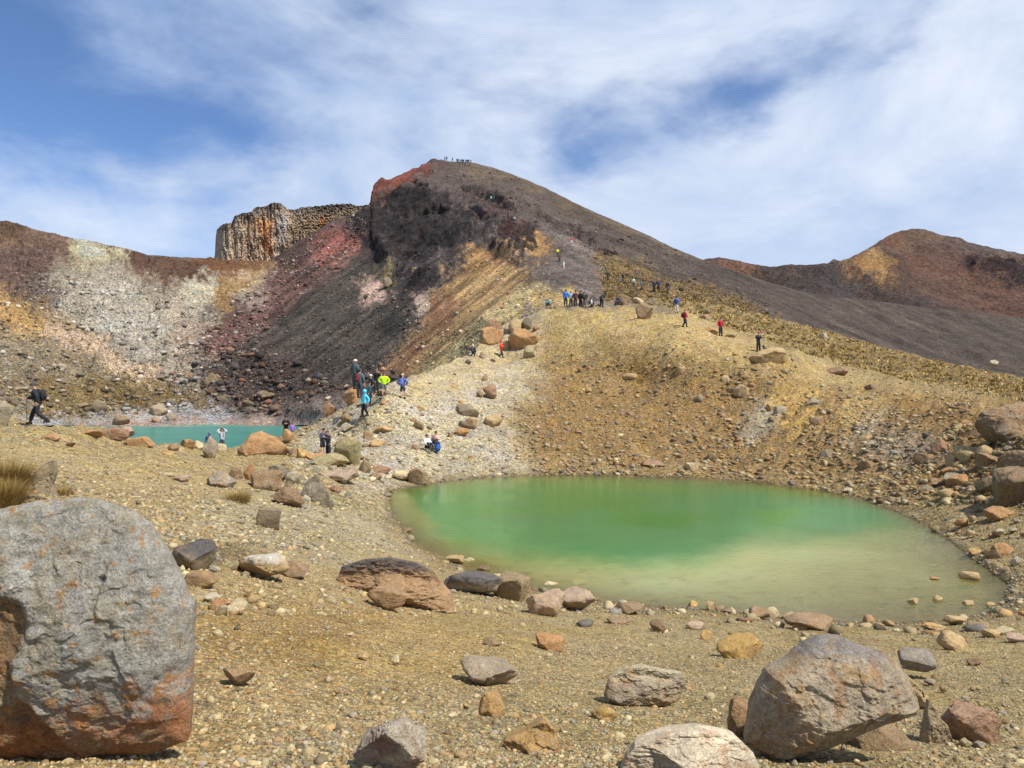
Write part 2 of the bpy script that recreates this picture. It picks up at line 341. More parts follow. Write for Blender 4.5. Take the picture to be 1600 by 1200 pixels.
def build_sheet1():
    pxs = np.concatenate([np.linspace(-500, -20, 70), np.linspace(-18, 1618, 1150), np.linspace(1622, 2150, 80)]); nc = len(pxs)
    t = np.linspace(0, 1, 470); top = sky1(pxs)
    q = np.stack([pxs/22, pxs*0, pxs*0], -1); top = top+fbm(q, 3)*2.2*(top < 645)
    PY = top[None]+(1200-top[None])*(t[:, None]**1.12); PX = np.tile(pxs, (len(t), 1))
    X = PX.ravel(); Y = PY.ravel(); V = sheet1_point(X, Y); col = paint(X, Y, (172,154,110), R1, 1)
    col = wet(X, Y, col)
    # tussocky mottling on the shoulder, mottled stains elsewhere
    m = sstep(10, -10, sdf(TUSS, X, Y)); n = fbm(np.stack([X/7, Y/3.2, X*0], -1), 4, 0.6); col *= (1+(m*np.clip(n*1.5, -0.6, 0.55)))[:, None]
    n = fbm(np.stack([V[:, 0]*0.8, V[:, 1]*0.8, X*0+3], -1), 5, 0.6); col *= (1+0.30*n)[:, None]
    n = fbm(np.stack([V[:, 0]*0.5+30, V[:, 1]*0.5, X*0+3], -1), 4, 0.6); col[:, 2] *= 1+0.45*n; col[:, 0] *= 1-0.06*n
    nr = len(t); V = V.reshape(nr, nc, 3); col = col.reshape(nr, nc, 3)
    # front apron: continues under and behind the viewer
    fr = []; fc = []
    base = V[-1]
    for k in np.linspace(0.12, 1, 14):
        p = base.copy(); p[:, 1] = base[:, 1]*(1-k)+(-7)*k; p[:, 0] = base[:, 0]*(1+2.2*k); p[:, 2] = base[:, 2]*(1-k)+(-1.65)*k+fbm(np.stack([p[:, 0], p[:, 1], p[:, 0]*0], -1), 3)*0.03*k; fr.append(p); fc.append(col[-1]*1.0)
    # back skirt: falls away behind the crest
    bk = []; bc = []; tp = V[0]
    for k in (1.0, 0.66, 0.4, 0.2, 0.08, 0.03):
        p = tp.copy(); s = 1+k*0.30; p[:, 0] *= s; p[:, 1] *= s; p[:, 2] = tp[:, 2]-k*26*np.interp(pxs, [0, 300, 800, 900, 1600], [.7, .5, .7, .9, .9])-0.3*k; bk.append(p); bc.append(col[0])
    V = np.concatenate([np.array(bk), V, np.array(fr)]); col = np.concatenate([np.array(bc), col, np.array(fc)])
    nr = len(V); Fc = grid_faces(nr, nc)[:, ::-1]
    V = V.reshape(-1, 3); col = col.reshape(-1, 3); fy = V[Fc[:, 0], 1]
    near = fy < 26
    for nm, sel, mat in (('near_ground', near, M_near), ('mid_ground', ~near, M_mid)):
        f = Fc[sel]; u, inv = np.unique(f, return_inverse=True)
        mesh_np('ground' if nm == 'near_ground' else 'hillside', V[u], inv.reshape(-1, 4), mat, col[u], True)
for_ground = build_sheet1()
for o in C.objects:
    if o.type == 'MESH': tag(o, kind='structure')

# ------------------------------------------------------------------ terrain: crater wall, scree and cone
ZB = -6.5      # blue lake level
CP2 = [(-500,660,90),(-500,330,200),(-300,600,110),(-300,450,165),(-300,345,200),(0,655,106),(0,600,122),(0,550,140),(60,655,116),(0,500,154),(0,450,174),(0,400,196),(0,350,212),
 (100,600,134),(100,520,160),(100,440,180),(100,372,215),(200,640,128),(200,600,138),(200,500,168),(200,430,198),(200,388,222),
 (340,655,127),(120,665,119),(250,665,120),(400,665,120),(470,665,118),(120,655,124),(250,655,126),(250,640,130),(400,645,128),(340,610,137),(340,560,150),(340,480,188),(340,407,232),(430,655,124),(500,640,114),(540,610,120),(600,585,114),(420,625,131),(420,560,140),(420,480,176),(430,410,236),
 (500,600,128),(500,500,156),(500,420,196),(500,370,230),(560,330,242),(600,450,178),(600,520,140),(560,580,124),(600,380,212),(600,330,240),(600,275,262),
 (680,330,222),(680,280,256),(680,255,275),(720,252,282),(740,254,282),(680,400,182),(640,540,120),(640,590,103),(700,500,118),(700,560,102),(740,440,142),(740,385,172),(740,345,205),
 (760,500,100),(800,380,163),(800,345,178),(800,300,215),(800,275,268),(800,440,128),(800,470,106),(830,430,122),(835,357,172),(870,405,142),(893,385,150),(860,460,104),(880,440,112),(920,420,125),
 (850,297,262),(900,350,205),(950,340,254),(950,400,150),(950,440,114),(950,480,98),(1003,450,110),(1043,458,108),(1050,387,242),(1050,430,150),(1100,440,155),(1100,408,234),(1100,480,112),(1200,441,232),(1200,470,170),(1200,500,135),
 (1300,464,238),(1300,500,190),(1300,540,140),(1400,474,246),(1400,540,186),(1400,590,135),(1500,488,250),(1500,560,178),(1600,498,250),(1600,580,165),(1600,640,120),(1900,520,250),(2200,540,250),(2200,680,110),(1900,650,115)]
D2r = RBF(CP2, 4e-3)
SKY2 = [(-500,325),(-200,340),(0,350),(30,352),(50,358),(100,370),(150,379),(200,389),(230,398),(270,402),(340,406),(420,408),(470,375),(520,345),(560,332),(580,318),(583,290),(596,276),(603,281),(612,279),(630,270),(655,259),(672,250),(684,249),(700,252),(735,254),(770,262),(800,272),(850,293),(900,318),(950,340),(1000,362),(1050,386),(1100,407),(1150,424),(1200,441),(1250,455),(1300,464),(1400,474),(1500,488),(1600,498),(1900,522),(2300,560)]
def sky2(px): return np.interp(px, [a for a, _ in SKY2], [b for _, b in SKY2])
BLACK = [(556,340),(590,320),(640,296),(690,308),(735,330),(752,350),(735,368),(700,385),(690,410),(660,440),(640,445),(600,420),(585,385),(560,375)]
ARCH = [(756,372),(765,350),(800,340),(832,352),(838,385),(822,408),(800,412),(775,395)]
OCHRE = [(745,384),(775,400),(810,418),(832,428),(800,460),(740,510),(690,556),(640,582),(600,580),(620,545),(665,490),(700,440)]
RUBBLE = [(470,380),(540,352),(572,362),(570,388),(520,425),(450,480),(380,540),(330,570),(310,530),(380,470),(420,430)]
TALUS = [(420,420),(480,385),(560,375),(640,400),(745,380),(690,445),(640,520),(600,572),(520,610),(450,640),(350,632),(330,600),(410,500),(440,440)]
CRAG = [(578,325),(580,285),(605,270),(640,258),(670,248),(682,262),(650,282),(620,300)]
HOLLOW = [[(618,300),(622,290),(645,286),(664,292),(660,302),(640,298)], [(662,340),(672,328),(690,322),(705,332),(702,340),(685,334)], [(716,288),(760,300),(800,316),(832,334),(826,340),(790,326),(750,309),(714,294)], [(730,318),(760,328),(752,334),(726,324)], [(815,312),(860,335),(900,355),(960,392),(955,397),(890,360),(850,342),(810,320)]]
LEDGE = [[(700,300),(760,318),(840,350),(940,400),(930,412),(820,362),(740,330),(695,312)], [(600,400),(640,405),(700,390),(690,440),(640,450),(600,430)]]
def crag_amt(px, py):
    a = np.zeros_like(px)
    for poly, s in ((BLACK, 1.0), (ARCH, 0.9), (CRAG, 0.7), (LEDGE[0], 0.3), (LEDGE[1], 0.6)): a = np.maximum(a, s*sstep(6, -8, sdf(poly, px, py)))
    return a
def sheet2_point(px, py):
    px = np.atleast_1d(np.asarray(px, float)); py = np.atleast_1d(np.asarray(py, float))
    d = D2r(px, py); dl = (-ZB+0.5*sstep(665, 690, py))*F/np.maximum(py-600, 8)
    k = (py > 664.9)*sstep(20, 80, px)*sstep(600, 520, px); d = d*(1-k)+dl*k
    x = (px-800)/F*d; z = (600-py)/F*d
    q = np.stack([x, d, z], -1); c = crag_amt(px, py)
    n = fbm(q*0.05, 4, 0.5)*2.2+fbm(q*0.35+7, 3, 0.55)*0.35
    n = n*np.clip((d-60)/100, 0.1, 1)*(1-0.97*sstep(630, 658, py)*sstep(20, 80, px)*sstep(600, 500, px))
    cr = fbm(q*np.array([0.055, 0.055, 0.11])+3, 6, 0.58, True)
    lay = fbm(np.stack([(px*0.9-py*0.45)/46, (py*0.9+px*0.42)/11, px*0+4], -1), 5, 0.6, True); bl = fbm(q*np.array([0.16, 0.16, 0.22])+8, 4, 0.55)
    n = n+c*(cr*2.6+lay*0.6+fbm(q*0.035+4, 2)*7.0+bl*1.5-0.8)
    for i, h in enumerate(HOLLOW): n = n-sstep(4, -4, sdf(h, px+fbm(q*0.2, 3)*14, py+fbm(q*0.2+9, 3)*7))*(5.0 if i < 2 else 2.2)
    n = n+sstep(440, 330, px)*sstep(655, 600, py)*fbm(q*0.16+21, 4, 0.6, True)*1.6
    # gullies run down the crater wall on the left
    wl = sstep(430, 330, px)*sstep(640, 560, py)
    n = n+wl*fbm(np.stack([(px+0.5*py)/26, py/70, px*0], -1), 4, 0.5)*1.5
    nd = np.array([0.0, -0.62, 0.78]); s = sstep(0, 6, py-sky2(px)); n = n*(0.15+0.85*s)
    return q+n[:, None]*nd
R2 = [
 ([(-500,320),(0,348),(60,358),(160,378),(250,400),(420,408),(430,425),(350,445),(290,470),(230,450),(160,420),(90,430),(0,470),(-500,480)], (126,104,84), 12, 0.9),
 ([(0,345),(55,355),(50,375),(0,385),(-200,380)], (84,66,50), 8, 0.8),
 ([(50,385),(110,370),(80,420),(0,450),(-50,440)], (100,80,72), 12, 0.8),
 ([(190,388),(270,402),(350,412),(360,430),(290,448),(240,440),(200,420)], (90,68,56), 9, 0.9), ([(300,405),(420,408),(400,425),(330,435)], (118,84,56), 6, 0.8),
 ([(0,395),(60,385),(120,400),(60,450),(0,480)], (104,84,76), 12, 0.6),
 ([(112,376),(186,383),(192,408),(160,425),(120,435),(105,410)], (176,168,134), 9, 0.95), ([(130,385),(170,390),(160,412),(125,410)], (166,172,160), 8, 0.8),
 ([(90,430),(180,422),(280,462),(330,500),(330,560),(300,620),(240,592),(160,540),(90,500)], (168,160,142), 20, 0.95),
 ([(150,450),(210,460),(260,520),(220,560),(130,500)], (180,176,162), 15, 0.6),
 ([(255,460),(330,500),(350,560),(300,590),(270,540)], (166,150,132), 14, 0.7),
 ([(-500,420),(0,455),(60,485),(140,525),(60,545),(-200,540)], (190,156,98), 14, 0.85),
 ([(-500,560),(0,520),(150,535),(260,610),(300,650),(0,680),(-500,680)], (140,128,104), 15, 0.95),
 ([(60,600),(230,590),(330,625),(350,645),(230,650),(60,650)], (120,100,56), 10, 0.7),
 ([(75,500),(110,515),(170,545),(250,592),(235,604),(180,582),(110,545),(60,520)], (190,168,140), 5, 1.0),
 ([(272,455),(340,440),(352,455),(330,480),(290,480)], (190,184,160), 6, 0.9), ([(378,432),(425,430),(420,470),(395,490),(368,475)], (200,194,174), 7, 0.9),
 ([(350,445),(425,415),(415,440),(370,470),(345,500),(335,470)], (176,142,88), 9, 0.7),
 (TALUS, (80,75,68), 12, 1.0),
 ([(340,560),(420,530),(520,600),(450,640),(350,632)], (78,68,64), 14, 0.8),
 (RUBBLE, (116,86,78), 10, 0.7), ([(530,358),(570,362),(566,392),(540,400),(500,420),(490,400)], (156,96,86), 8, 0.8),
 ([(540,365),(563,352),(600,372),(590,392)], (110,74,72), 6, 0.6),
 ([(540,345),(600,318),(690,300),(760,345),(745,385),(700,440),(640,450),(580,420)], (68,61,60), 12, 0.9),
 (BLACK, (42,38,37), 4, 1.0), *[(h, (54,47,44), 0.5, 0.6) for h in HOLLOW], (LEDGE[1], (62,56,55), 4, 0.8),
 ([(684,300),(720,295),(770,330),(800,345),(760,350),(720,325)], (92,82,78), 7, 0.9),
 (CRAG, (104,62,52), 4, 1.0), ([(640,256),(690,244),(700,262),(668,275)], (84,56,50), 4, 0.9),
 ([(690,248),(760,256),(860,300),(900,350),(850,352),(770,330),(690,300),(660,285)], (100,90,82), 10, 0.9),
 ([(735,250),(860,292),(870,302),(800,290),(730,275)], (122,108,84), 7, 0.6),
 ([(740,285),(830,300),(1000,400),(1100,460),(1200,500),(1600,600),(2300,700),(2300,500),(1600,480),(1200,430),(1000,350),(820,280)], (86,77,68), 10, 0.95),
 ([(800,268),(1100,404),(1100,412),(900,330),(780,275)], (112,98,78), 4, 0.7),
 ([(720,292),(790,320),(890,390),(980,420),(960,428),(860,385),(770,335)], (84,62,58), 6, 0.75),
 (ARCH, (54,46,42), 6, 1.0), ([(775,360),(810,355),(805,375),(780,378)], (76,48,44), 5, 0.7),
 ([(832,365),(850,360),(864,380),(862,395),(845,410),(825,410)], (170,136,88), 4, 0.95),
 ([(845,345),(900,380),(935,405),(945,430),(960,460),(880,478),(800,470),(840,430),(868,400),(860,370)], (114,104,96), 7, 0.95),
 (OCHRE, (176,146,100), 8, 1.0), ([(745,384),(790,410),(760,425),(720,425)], (164,116,74), 6, 0.7), ([(745,395),(770,410),(730,440),(700,460)], (206,170,110), 7, 0.7),
 ([(700,455),(740,470),(640,570),(600,585),(620,550)], (130,90,66), 8, 0.75),
 ([(815,442),(850,446),(830,480),(790,510),(740,548),(670,590),(640,592),(700,548),(760,490)], (196,178,128), 7, 0.95),
 ([(845,455),(900,455),(905,470),(820,490),(790,520),(770,520)], (200,172,106), 5, 0.85), ([(842,470),(870,465),(800,520),(775,530)], (128,120,118), 4, 0.8),
 ([(645,462),(684,458),(680,480),(655,492),(640,485)], (204,180,160), 5, 0.9), ([(556,442),(590,436),(600,462),(575,475),(560,460)], (190,164,148), 5, 0.75),
 ([(590,420),(622,412),(615,430),(598,440)], (110,104,60), 4, 0.7),
 ([(930,395),(1010,418),(1100,450),(1200,485),(1200,520),(950,480),(940,445)], (122,102,68), 7, 0.95),
 ([(960,395),(1000,410),(990,430),(950,420)], (112,94,60), 5, 0.7),
 ([(-500,650),(80,655),(200,642),(330,632),(375,648),(330,664),(80,672)], (172,172,170), 6, 0.85),
 ([(120,654),(300,656),(440,650),(520,640),(520,700),(120,700)], (176,156,142), 4, 0.9),
 ([(380,640),(500,625),(560,610),(560,660),(420,658)], (138,126,116), 6, 0.9),
]
def build_sheet2():
    pxs = np.concatenate([np.linspace(-500, -20, 60), np.linspace(-18, 1618, 1250), np.linspace(1625, 2250, 60)]); nc = len(pxs)
    top = sky2(pxs); top = top+fbm(np.stack([pxs/16, pxs*0, pxs*0], -1), 4, 0.6)*np.where((pxs > 560) & (pxs < 690), 6, 1.6)
    bot = np.interp(pxs, [-500, 500, 700, 900, 1000, 1300, 1600, 2300], [700, 700, 640, 510, 510, 560, 620, 680]); t = np.linspace(0, 1, 430)
    PY = top[None]+(bot-top)[None]*t[:, None]; PX = np.tile(pxs, (len(t), 1)); X = PX.ravel(); Y = PY.ravel()
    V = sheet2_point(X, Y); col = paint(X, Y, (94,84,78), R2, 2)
    perp = X*0.6+Y*0.8; al = X*0.8-Y*0.6
    st = fbm(np.stack([perp/9, al/130, X*0], -1), 4, 0.62); mt = sstep(25, -10, sdf(TALUS, X, Y)); mo = sstep(12, -5, sdf(OCHRE, X, Y))
    k = np.clip(mt+mo, 0, 1); col *= (1+k*np.clip(st*1.7, -0.5, 0.9))[:, None]
    warm = k*np.clip(st, 0, 1)*0.5; col += warm[:, None]*(lin((130,108,92))-col)*0.7
    fl = (X > 850)*sstep(0, 40, X-850); p2 = -0.40*X+0.92*Y; s2 = fbm(np.stack([p2/7, (X+Y*0.4)/140, X*0+5], -1), 4, 0.62); col *= (1+fl*s2*0.75)[:, None]
    n = fbm(V*0.12+11, 6, 0.7); col *= (1+0.62*n)[:, None]; n = fbm(V*np.array([0.5, 0.5, 0.8])+5, 4, 0.7); col *= (1+0.4*n)[:, None]
    n = fbm(V*np.array([0.09, 0.09, 0.2])+31, 5, 0.6); wl = sstep(440, 300, X); col *= (1+wl[:, None]*n[:, None]*np.array([0.05, 0.16, 0.28]))
    tu = sstep(10, -10, sdf([(930,395),(1010,418),(1200,485),(1200,520),(950,480)], X, Y)); n = fbm(np.stack([X/6, Y/3, X*0], -1), 4, 0.6); col *= (1+(tu*np.clip(n*1.4, -0.55, 0.5)))[:, None]
    ca = crag_amt(X, Y); lay = fbm(np.stack([(X*0.9-Y*0.45)/46, (Y*0.9+X*0.42)/11, X*0+4], -1), 5, 0.6, True); col *= (1+ca*np.clip(lay*1.3, -0.4, 0.9))[:, None]  # lava shading painted into the colour: crevices darkened, ledge tops paled as if lit
    bl = sstep(0.12, 0.3, fbm(np.stack([X/13, Y/13, X*0+14], -1), 4, 0.65)); col += (ca*bl*0.5)[:, None]*(lin((86,77,71))-col)
    nr = len(t); V = V.reshape(nr, nc, 3); col = col.reshape(nr, nc, 3); tp = V[0]; bk = []
    for k in (1.0, 0.6, 0.3, 0.1, 0.03):
        p = tp.copy(); s = 1+k*0.5; p[:, 0] *= s; p[:, 1] *= s; p[:, 2] = tp[:, 2]-k*70-0.4*k; bk.append(p)
    V = np.concatenate([np.array(bk), V]); col = np.concatenate([np.tile(col[0], (len(bk), 1, 1)), col]); nr = len(V)
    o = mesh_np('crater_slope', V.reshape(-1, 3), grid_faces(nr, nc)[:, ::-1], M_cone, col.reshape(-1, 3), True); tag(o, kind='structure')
build_sheet2()

# far mountain behind the dark plain on the right
def build_sheet3():
    SK = [(900,440),(1050,420),(1105,404),(1125,402),(1150,407),(1185,414),(1205,417),(1235,413),(1260,414),(1295,411),(1303,404),(1312,408),(1330,402),(1360,386),(1385,370),(1402,362),(1425,357),(1445,358),(1470,367),(1500,371),(1512,378),(1550,387),(1600,397),(1750,430),(2000,470),(2300,480)]
    pxs = np.linspace(900, 2300, 760); nc = len(pxs); top = np.interp(pxs, [a for a, _ in SK], [b for _, b in SK])+fbm(np.stack([pxs/10, pxs*0, pxs*0+2], -1), 4, 0.6)*2.2
    t = np.linspace(0, 1, 170); bot = 560; PY = top[None]+(bot-top)[None]*t[:, None]; PX = np.tile(pxs, (len(t), 1)); X = PX.ravel(); Y = PY.ravel()
    dt = np.interp(X, [900, 1150, 1290, 1430, 1600, 2300], [520, 520, 500, 690, 700, 700]); T = (Y-np.interp(X, pxs, top))/(bot-np.interp(X, pxs, top))
    d = dt*(1-T)+330*T; V = np.stack([(X-800)/F*d, d, (600-Y)/F*d], -1)
    OUT = [(1508,405),(1530,412),(1570,408),(1600,420),(1660,430),(1640,455),(1580,450),(1520,432)]
    n = fbm(V*0.012, 5, 0.55)*14+sstep(6, -6, sdf(OUT, X, Y))*fbm(V*0.05, 5, 0.6, True)*10; s = sstep(0, 10, Y-np.interp(X, pxs, top)); V = V+(n*s)[:, None]*np.array([0, -0.6, 0.8])
    R = [([(1100,400),(1150,404),(1200,415),(1180,430),(1110,425)], (128,96,78), 5, 0.9), ([(1090,400),(1140,400),(1120,415)], (80,66,62), 4, 0.8),
         ([(1180,418),(1300,408),(1330,430),(1400,450),(1500,500),(1200,470)], (74,66,62), 9, 0.9),
         ([(1318,404),(1362,390),(1385,405),(1392,440),(1372,442),(1345,425)], (168,134,86), 7, 0.9), ([(1380,372),(1440,356),(1490,372),(1440,395),(1400,390)], (112,92,76), 7, 0.8),
         ([(1380,380),(1420,365),(1410,400),(1385,400)], (120,96,72), 5, 0.5), ([(1410,395),(1510,390),(1620,420),(1620,500),(1450,470),(1400,430)], (104,78,64), 12, 0.8),
         ([(1490,368),(1620,395),(1620,412),(1500,392)], (98,88,84), 5, 0.8), (OUT, (60,50,50), 4, 0.95), ([(1395,365),(1420,358),(1350,395),(1340,402)], (124,72,52), 4, 0.6)]
    col = paint(X, Y, (88,72,62), R, 3); n = fbm(V*0.05+3, 6, 0.65); col *= (1+0.5*n)[:, None]
    n = fbm(V*0.02+13, 4, 0.6); col[:, 1] *= 1+0.25*n; col[:, 2] *= 1+0.5*n
    nr = len(t); V = V.reshape(nr, nc, 3); tp = V[0]; bk = []
    for k in (1.0, 0.5, 0.2, 0.05):
        p = tp.copy(); p[:, :2] *= 1+k*0.4; p[:, 2] -= k*150+k; bk.append(p)
    V = np.concatenate([np.array(bk), V]); col = col.reshape(nr, nc, 3); col = np.concatenate([np.tile(col[0], (4, 1, 1)), col])
    tag(mesh_np('mountain', V.reshape(-1, 3), grid_faces(len(V), nc)[:, ::-1], M_far, col.reshape(-1, 3), True), kind='structure')
build_sheet3()

# columnar cliff on the left shoulder
def build_cliff():
    SK = [(334,408),(336,396),(337,370),(339,358),(348,350),(362,348),(366,338),(378,333),(392,331),(400,324),(415,322),(428,316),(440,318),(448,326),(460,328),(470,324),(495,322),(520,319),(545,318),(560,322),(590,318),(600,330)]
    pxs = np.linspace(334, 600, 560); nc = len(pxs); top = np.interp(pxs, [a for a, _ in SK], [b for _, b in SK])
    top = top+fbm(np.stack([pxs/5, pxs*0, pxs*0+9], -1), 4, 0.6)*3.2
    bot = np.interp(pxs, [334, 430, 600], [425, 425, 370]); t = np.linspace(0, 1, 190)
    PY = top[None]+(bot-top)[None]*t[:, None]; PX = np.tile(pxs, (len(t), 1)); X = PX.ravel(); Y = PY.ravel()
    colm = sstep(510, 430, X); T = (Y-np.interp(X, pxs, top))/(np.interp(X, pxs, bot)-np.interp(X, pxs, top))
    q1 = np.stack([X/17, Y/60, X*0], -1); q2 = np.stack([X/5, Y/16, X*0+4], -1); q3 = np.stack([X/5, Y/5, X*0+8], -1)
    r1 = fbm(q1, 2, 0.5, True); r2 = fbm(q2, 3, 0.6, True); r3 = fbm(q3, 5, 0.65, True)
    d = 246-colm*(r1*2.6+r2*1.2)-(1-colm)*(r3*1.8-1)-r3*0.8-T*(6*colm+14*(1-colm))+np.clip((352-X)/18, 0, 1)**2*22
    V = np.stack([(X-800)/F*d, d, (600-Y)/F*d], -1)
    R = [([(334,300),(600,300),(600,440),(334,440)], (190,172,150), 3, 0.7), ([(398,345),(432,345),(430,372),(424,400),(408,400),(412,370),(400,360)], (190,136,84), 6, 0.9), ([(408,368),(424,368),(422,395),(410,395)], (168,104,62), 4, 0.7),
         ([(432,330),(452,335),(448,380),(436,395),(430,370)], (170,166,164), 4, 0.7), ([(455,350),(500,335),(560,330),(545,360),(470,395),(440,400)], (160,138,110), 7, 0.9), ([(495,338),(508,338),(507,360),(497,360)], (184,124,76), 4, 0.8),
         ([(384,345),(398,338),(398,405),(386,405)], (150,118,90), 4, 0.6), ([(334,300),(600,300),(600,326),(470,332),(440,324),(400,336),(345,358),(334,365)], (92,84,78), 5, 0.85)]
    col = paint(X, Y, (172,150,124), R, 4, 0.5); col *= (1.0+0.15*np.where(colm > 0.5, r2, r3))[:, None]; n = fbm(np.stack([X/9, Y/14, X*0+1], -1), 5, 0.7); col *= 1+n[:, None]*np.array([0.4, 0.46, 0.54])
    nr = len(t); V = V.reshape(nr, nc, 3); tp = V[0]; bk = []
    for k in (1.0, 0.75, 0.5, 0.2, 0.05):
        p = tp.copy(); s = 1+k*0.16; p[:, 0] = p[:, 0]*s+k*14*np.clip((pxs-334)/266, 0, 1); p[:, 1] *= s; p[:, 2] -= (26 if k == 1 else 3*k); bk.append(p)
    V = np.concatenate([np.array(bk), V]); col = col.reshape(nr, nc, 3); col = np.concatenate([np.tile(col[0], (5, 1, 1)), col])
    tag(mesh_np('cliff', V.reshape(-1, 3), grid_faces(len(V), nc)[:, ::-1], M_cone, col.reshape(-1, 3), True), kind='structure')
build_cliff()

# ------------------------------------------------------------------ water
def water_mat():
    t = NT('mineral_water'); col = t.attr('Col'); cl = t.attr('clear', 'Fac')
    dif = t.N.new('ShaderNodeBsdfDiffuse'); n0 = t.noise(t.pos, 0.5, 5, 0.6, 0.4)
    t.L.new(t.mix(1.0, col, t.gray(t.mapr(n0, 0.3, 0.7, 0.94, 1.06)), 'MULTIPLY'), dif.inputs['Color'])
    tr = t.N.new('ShaderNodeBsdfTransparent'); tr.inputs['Color'].default_value = (0.86, 0.82, 0.70, 1)
    m1 = t.N.new('ShaderNodeMixShader'); t.L.new(cl, m1.inputs[0]); t.L.new(dif.outputs[0], m1.inputs[1]); t.L.new(tr.outputs[0], m1.inputs[2])
    gl = t.N.new('ShaderNodeBsdfGlossy'); gl.inputs['Roughness'].default_value = 0.10; gl.inputs['Color'].default_value = (0.85, 0.95, 0.85, 1)
    fr = t.N.new('ShaderNodeFresnel'); fr.inputs['IOR'].default_value = 1.33
    mp = t.N.new('ShaderNodeMapping'); mp.inputs['Scale'].default_value = (1.0, 2.6, 1); t.L.new(t.pos, mp.inputs['Vector'])
    rp = t.noise(mp.outputs[0], 2.4, 5, 0.6); rp2 = t.noise(mp.outputs[0], 9.0, 3, 0.6)
    # breeze patches: ripples only on some of the surface
    br = t.mapr(t.noise(t.pos, 0.12, 2), 0.42, 0.62, 0.15, 1.0)
    h = t.math('MULTIPLY', t.math('ADD', rp, t.math('MULTIPLY', rp2, 0.4)), br)
    b = t.bump(h, 0.6, 0.05); t.L.new(b, gl.inputs['Normal']); t.L.new(b, fr.inputs['Normal'])
    m2 = t.N.new('ShaderNodeMixShader'); t.L.new(t.math('MULTIPLY', fr.outputs[0], t.attr('refl', 'Fac')), m2.inputs[0]); t.L.new(m1.outputs[0], m2.inputs[1]); t.L.new(gl.outputs[0], m2.inputs[2])
    t.L.new(m2.outputs[0], t.out.inputs['Surface']); return t.m
M_water = water_mat()
def build_pool():
    pxs = np.linspace(585, 1595, 420); ys = np.linspace(737, 982, 200); PX, PY = np.meshgrid(pxs, ys); X = PX.ravel(); Y = PY.ravel()
    d = -ZP*F/(Y-600); V = np.stack([(X-800)/F*d, d, np.full_like(X, ZP)], -1)
    nx = X+fbm(np.stack([X/40, Y/14, X*0], -1), 4, 0.6)*26; ny = Y+fbm(np.stack([X/60+7, Y/16, X*0], -1), 4, 0.6)*11
    col = np.tile(lin((190,190,112)), (len(X), 1))
    for poly, c, fe in (([(600,740),(1600,740),(1600,800),(1480,830),(1350,850),(1200,905),(1000,900),(850,880),(700,862),(640,835),(600,800)], (130,156,70), 30),
                        ([(625,762),(860,745),(1200,760),(1360,785),(1400,810),(1300,850),(1150,882),(1000,886),(860,872),(760,860),(690,838),(640,800)], (82,142,72), 26),
                        ([(800,765),(1120,768),(1200,790),(1130,850),(1000,868),(900,862),(810,850),(780,800)], (60,124,56), 26),
                        ([(1180,850),(1450,850),(1480,900),(1400,940),(1100,930),(900,918),(880,900),(1080,890)], (194,192,124), 34),
                        ([(600,770),(640,770),(690,850),(820,905),(800,912),(640,850),(600,800)], (140,142,74), 14)):
        k = sstep(fe, -fe, sdf(poly, nx, ny))[:, None]; col = col*(1-k)+lin(c)*k
    sd = -sdf(POOL, X+fbm(np.stack([X/20, Y/9, X*0+3], -1), 3)*8, Y)
    nearside = sstep(800, 900, Y); wdt = 9+70*nearside*(0.4+sstep(1050, 1500, X)*1.5)
    clear = np.exp(-np.maximum(sd, 0)/wdt)*0.95
    clear = np.clip(clear+np.clip(fbm(np.stack([X/30, Y/6, X*0+6], -1), 4, 0.6)-0.1, 0, 1)*nearside*np.exp(-np.maximum(sd, 0)/60)*0.9, 0, 0.9)
    o = mesh_np('pool_water', V, grid_faces(len(ys), len(pxs))[:, ::-1], M_water, col, True, attrs={'clear': clear, 'refl': np.full(len(X), 1.0)}); tag(o, kind='structure')
build_pool()
def build_lake():
    pxs = np.linspace(60, 560, 60); ds = np.linspace(62, 150, 40); PX, D = np.meshgrid(pxs, ds); X = PX.ravel(); D = D.ravel()
    V = np.stack([(X-800)/F*D, D, np.full_like(X, ZB)], -1); Y = 600-ZB*F/D*1.0
    col = np.tile(lin((74,142,130)), (len(X), 1)); k = sstep(668, 664, Y)[:, None]; col = col*(1-k*0.4)+lin((120,150,120))*k*0.4
    n = fbm(V*np.array([0.05, 0.2, 1]), 3); col *= (1+0.15*n)[:, None]
    o = mesh_np('lake_water', V, grid_faces(40, 60)[:, ::-1], M_water, col, True, attrs={'clear': np.zeros(len(X)), 'refl': np.full(len(X), 0.3)}); tag(o, kind='structure')
build_lake()

# ------------------------------------------------------------------ rocks
_ico = {}
def ico(level):
    if level not in _ico:
        bm = bmesh.new(); bmesh.ops.create_icosphere(bm, subdivisions=level, radius=1); V = np.array([v.co[:] for v in bm.verts]); Fc = np.array([[v.index for v in f.verts] for f in bm.faces]); bm.free(); _ico[level] = (V/np.linalg.norm(V, axis=1)[:, None], Fc)
    return _ico[level]
def faceted(dirs, r, k=12, lo=0.62, hi=0.95, soft=0.0):
    out = np.full(len(dirs), 1.0)
    for i in range(k):
        n = r.normal(size=3); n /= np.linalg.norm(n); h = r.uniform(lo, hi); c = dirs@n
        out = np.minimum(out, np.where(c > 0.05, h/np.maximum(c, 0.05), 9))
    return out
PAL = {'grey': (146,142,136), 'dgrey': (92,90,90), 'pgrey': (186,182,168), 'tan': (194,166,120), 'ochre': (196,150,84), 'orange': (186,124,70), 'brown': (138,100,74), 'dbrown': (98,72,58),
       'red': (140,84,66), 'dred': (106,66,56), 'pink': (188,160,148), 'cream': (214,200,164), 'white': (222,212,192), 'black': (62,58,58), 'gold': (200,158,74), 'green': (160,156,116)}
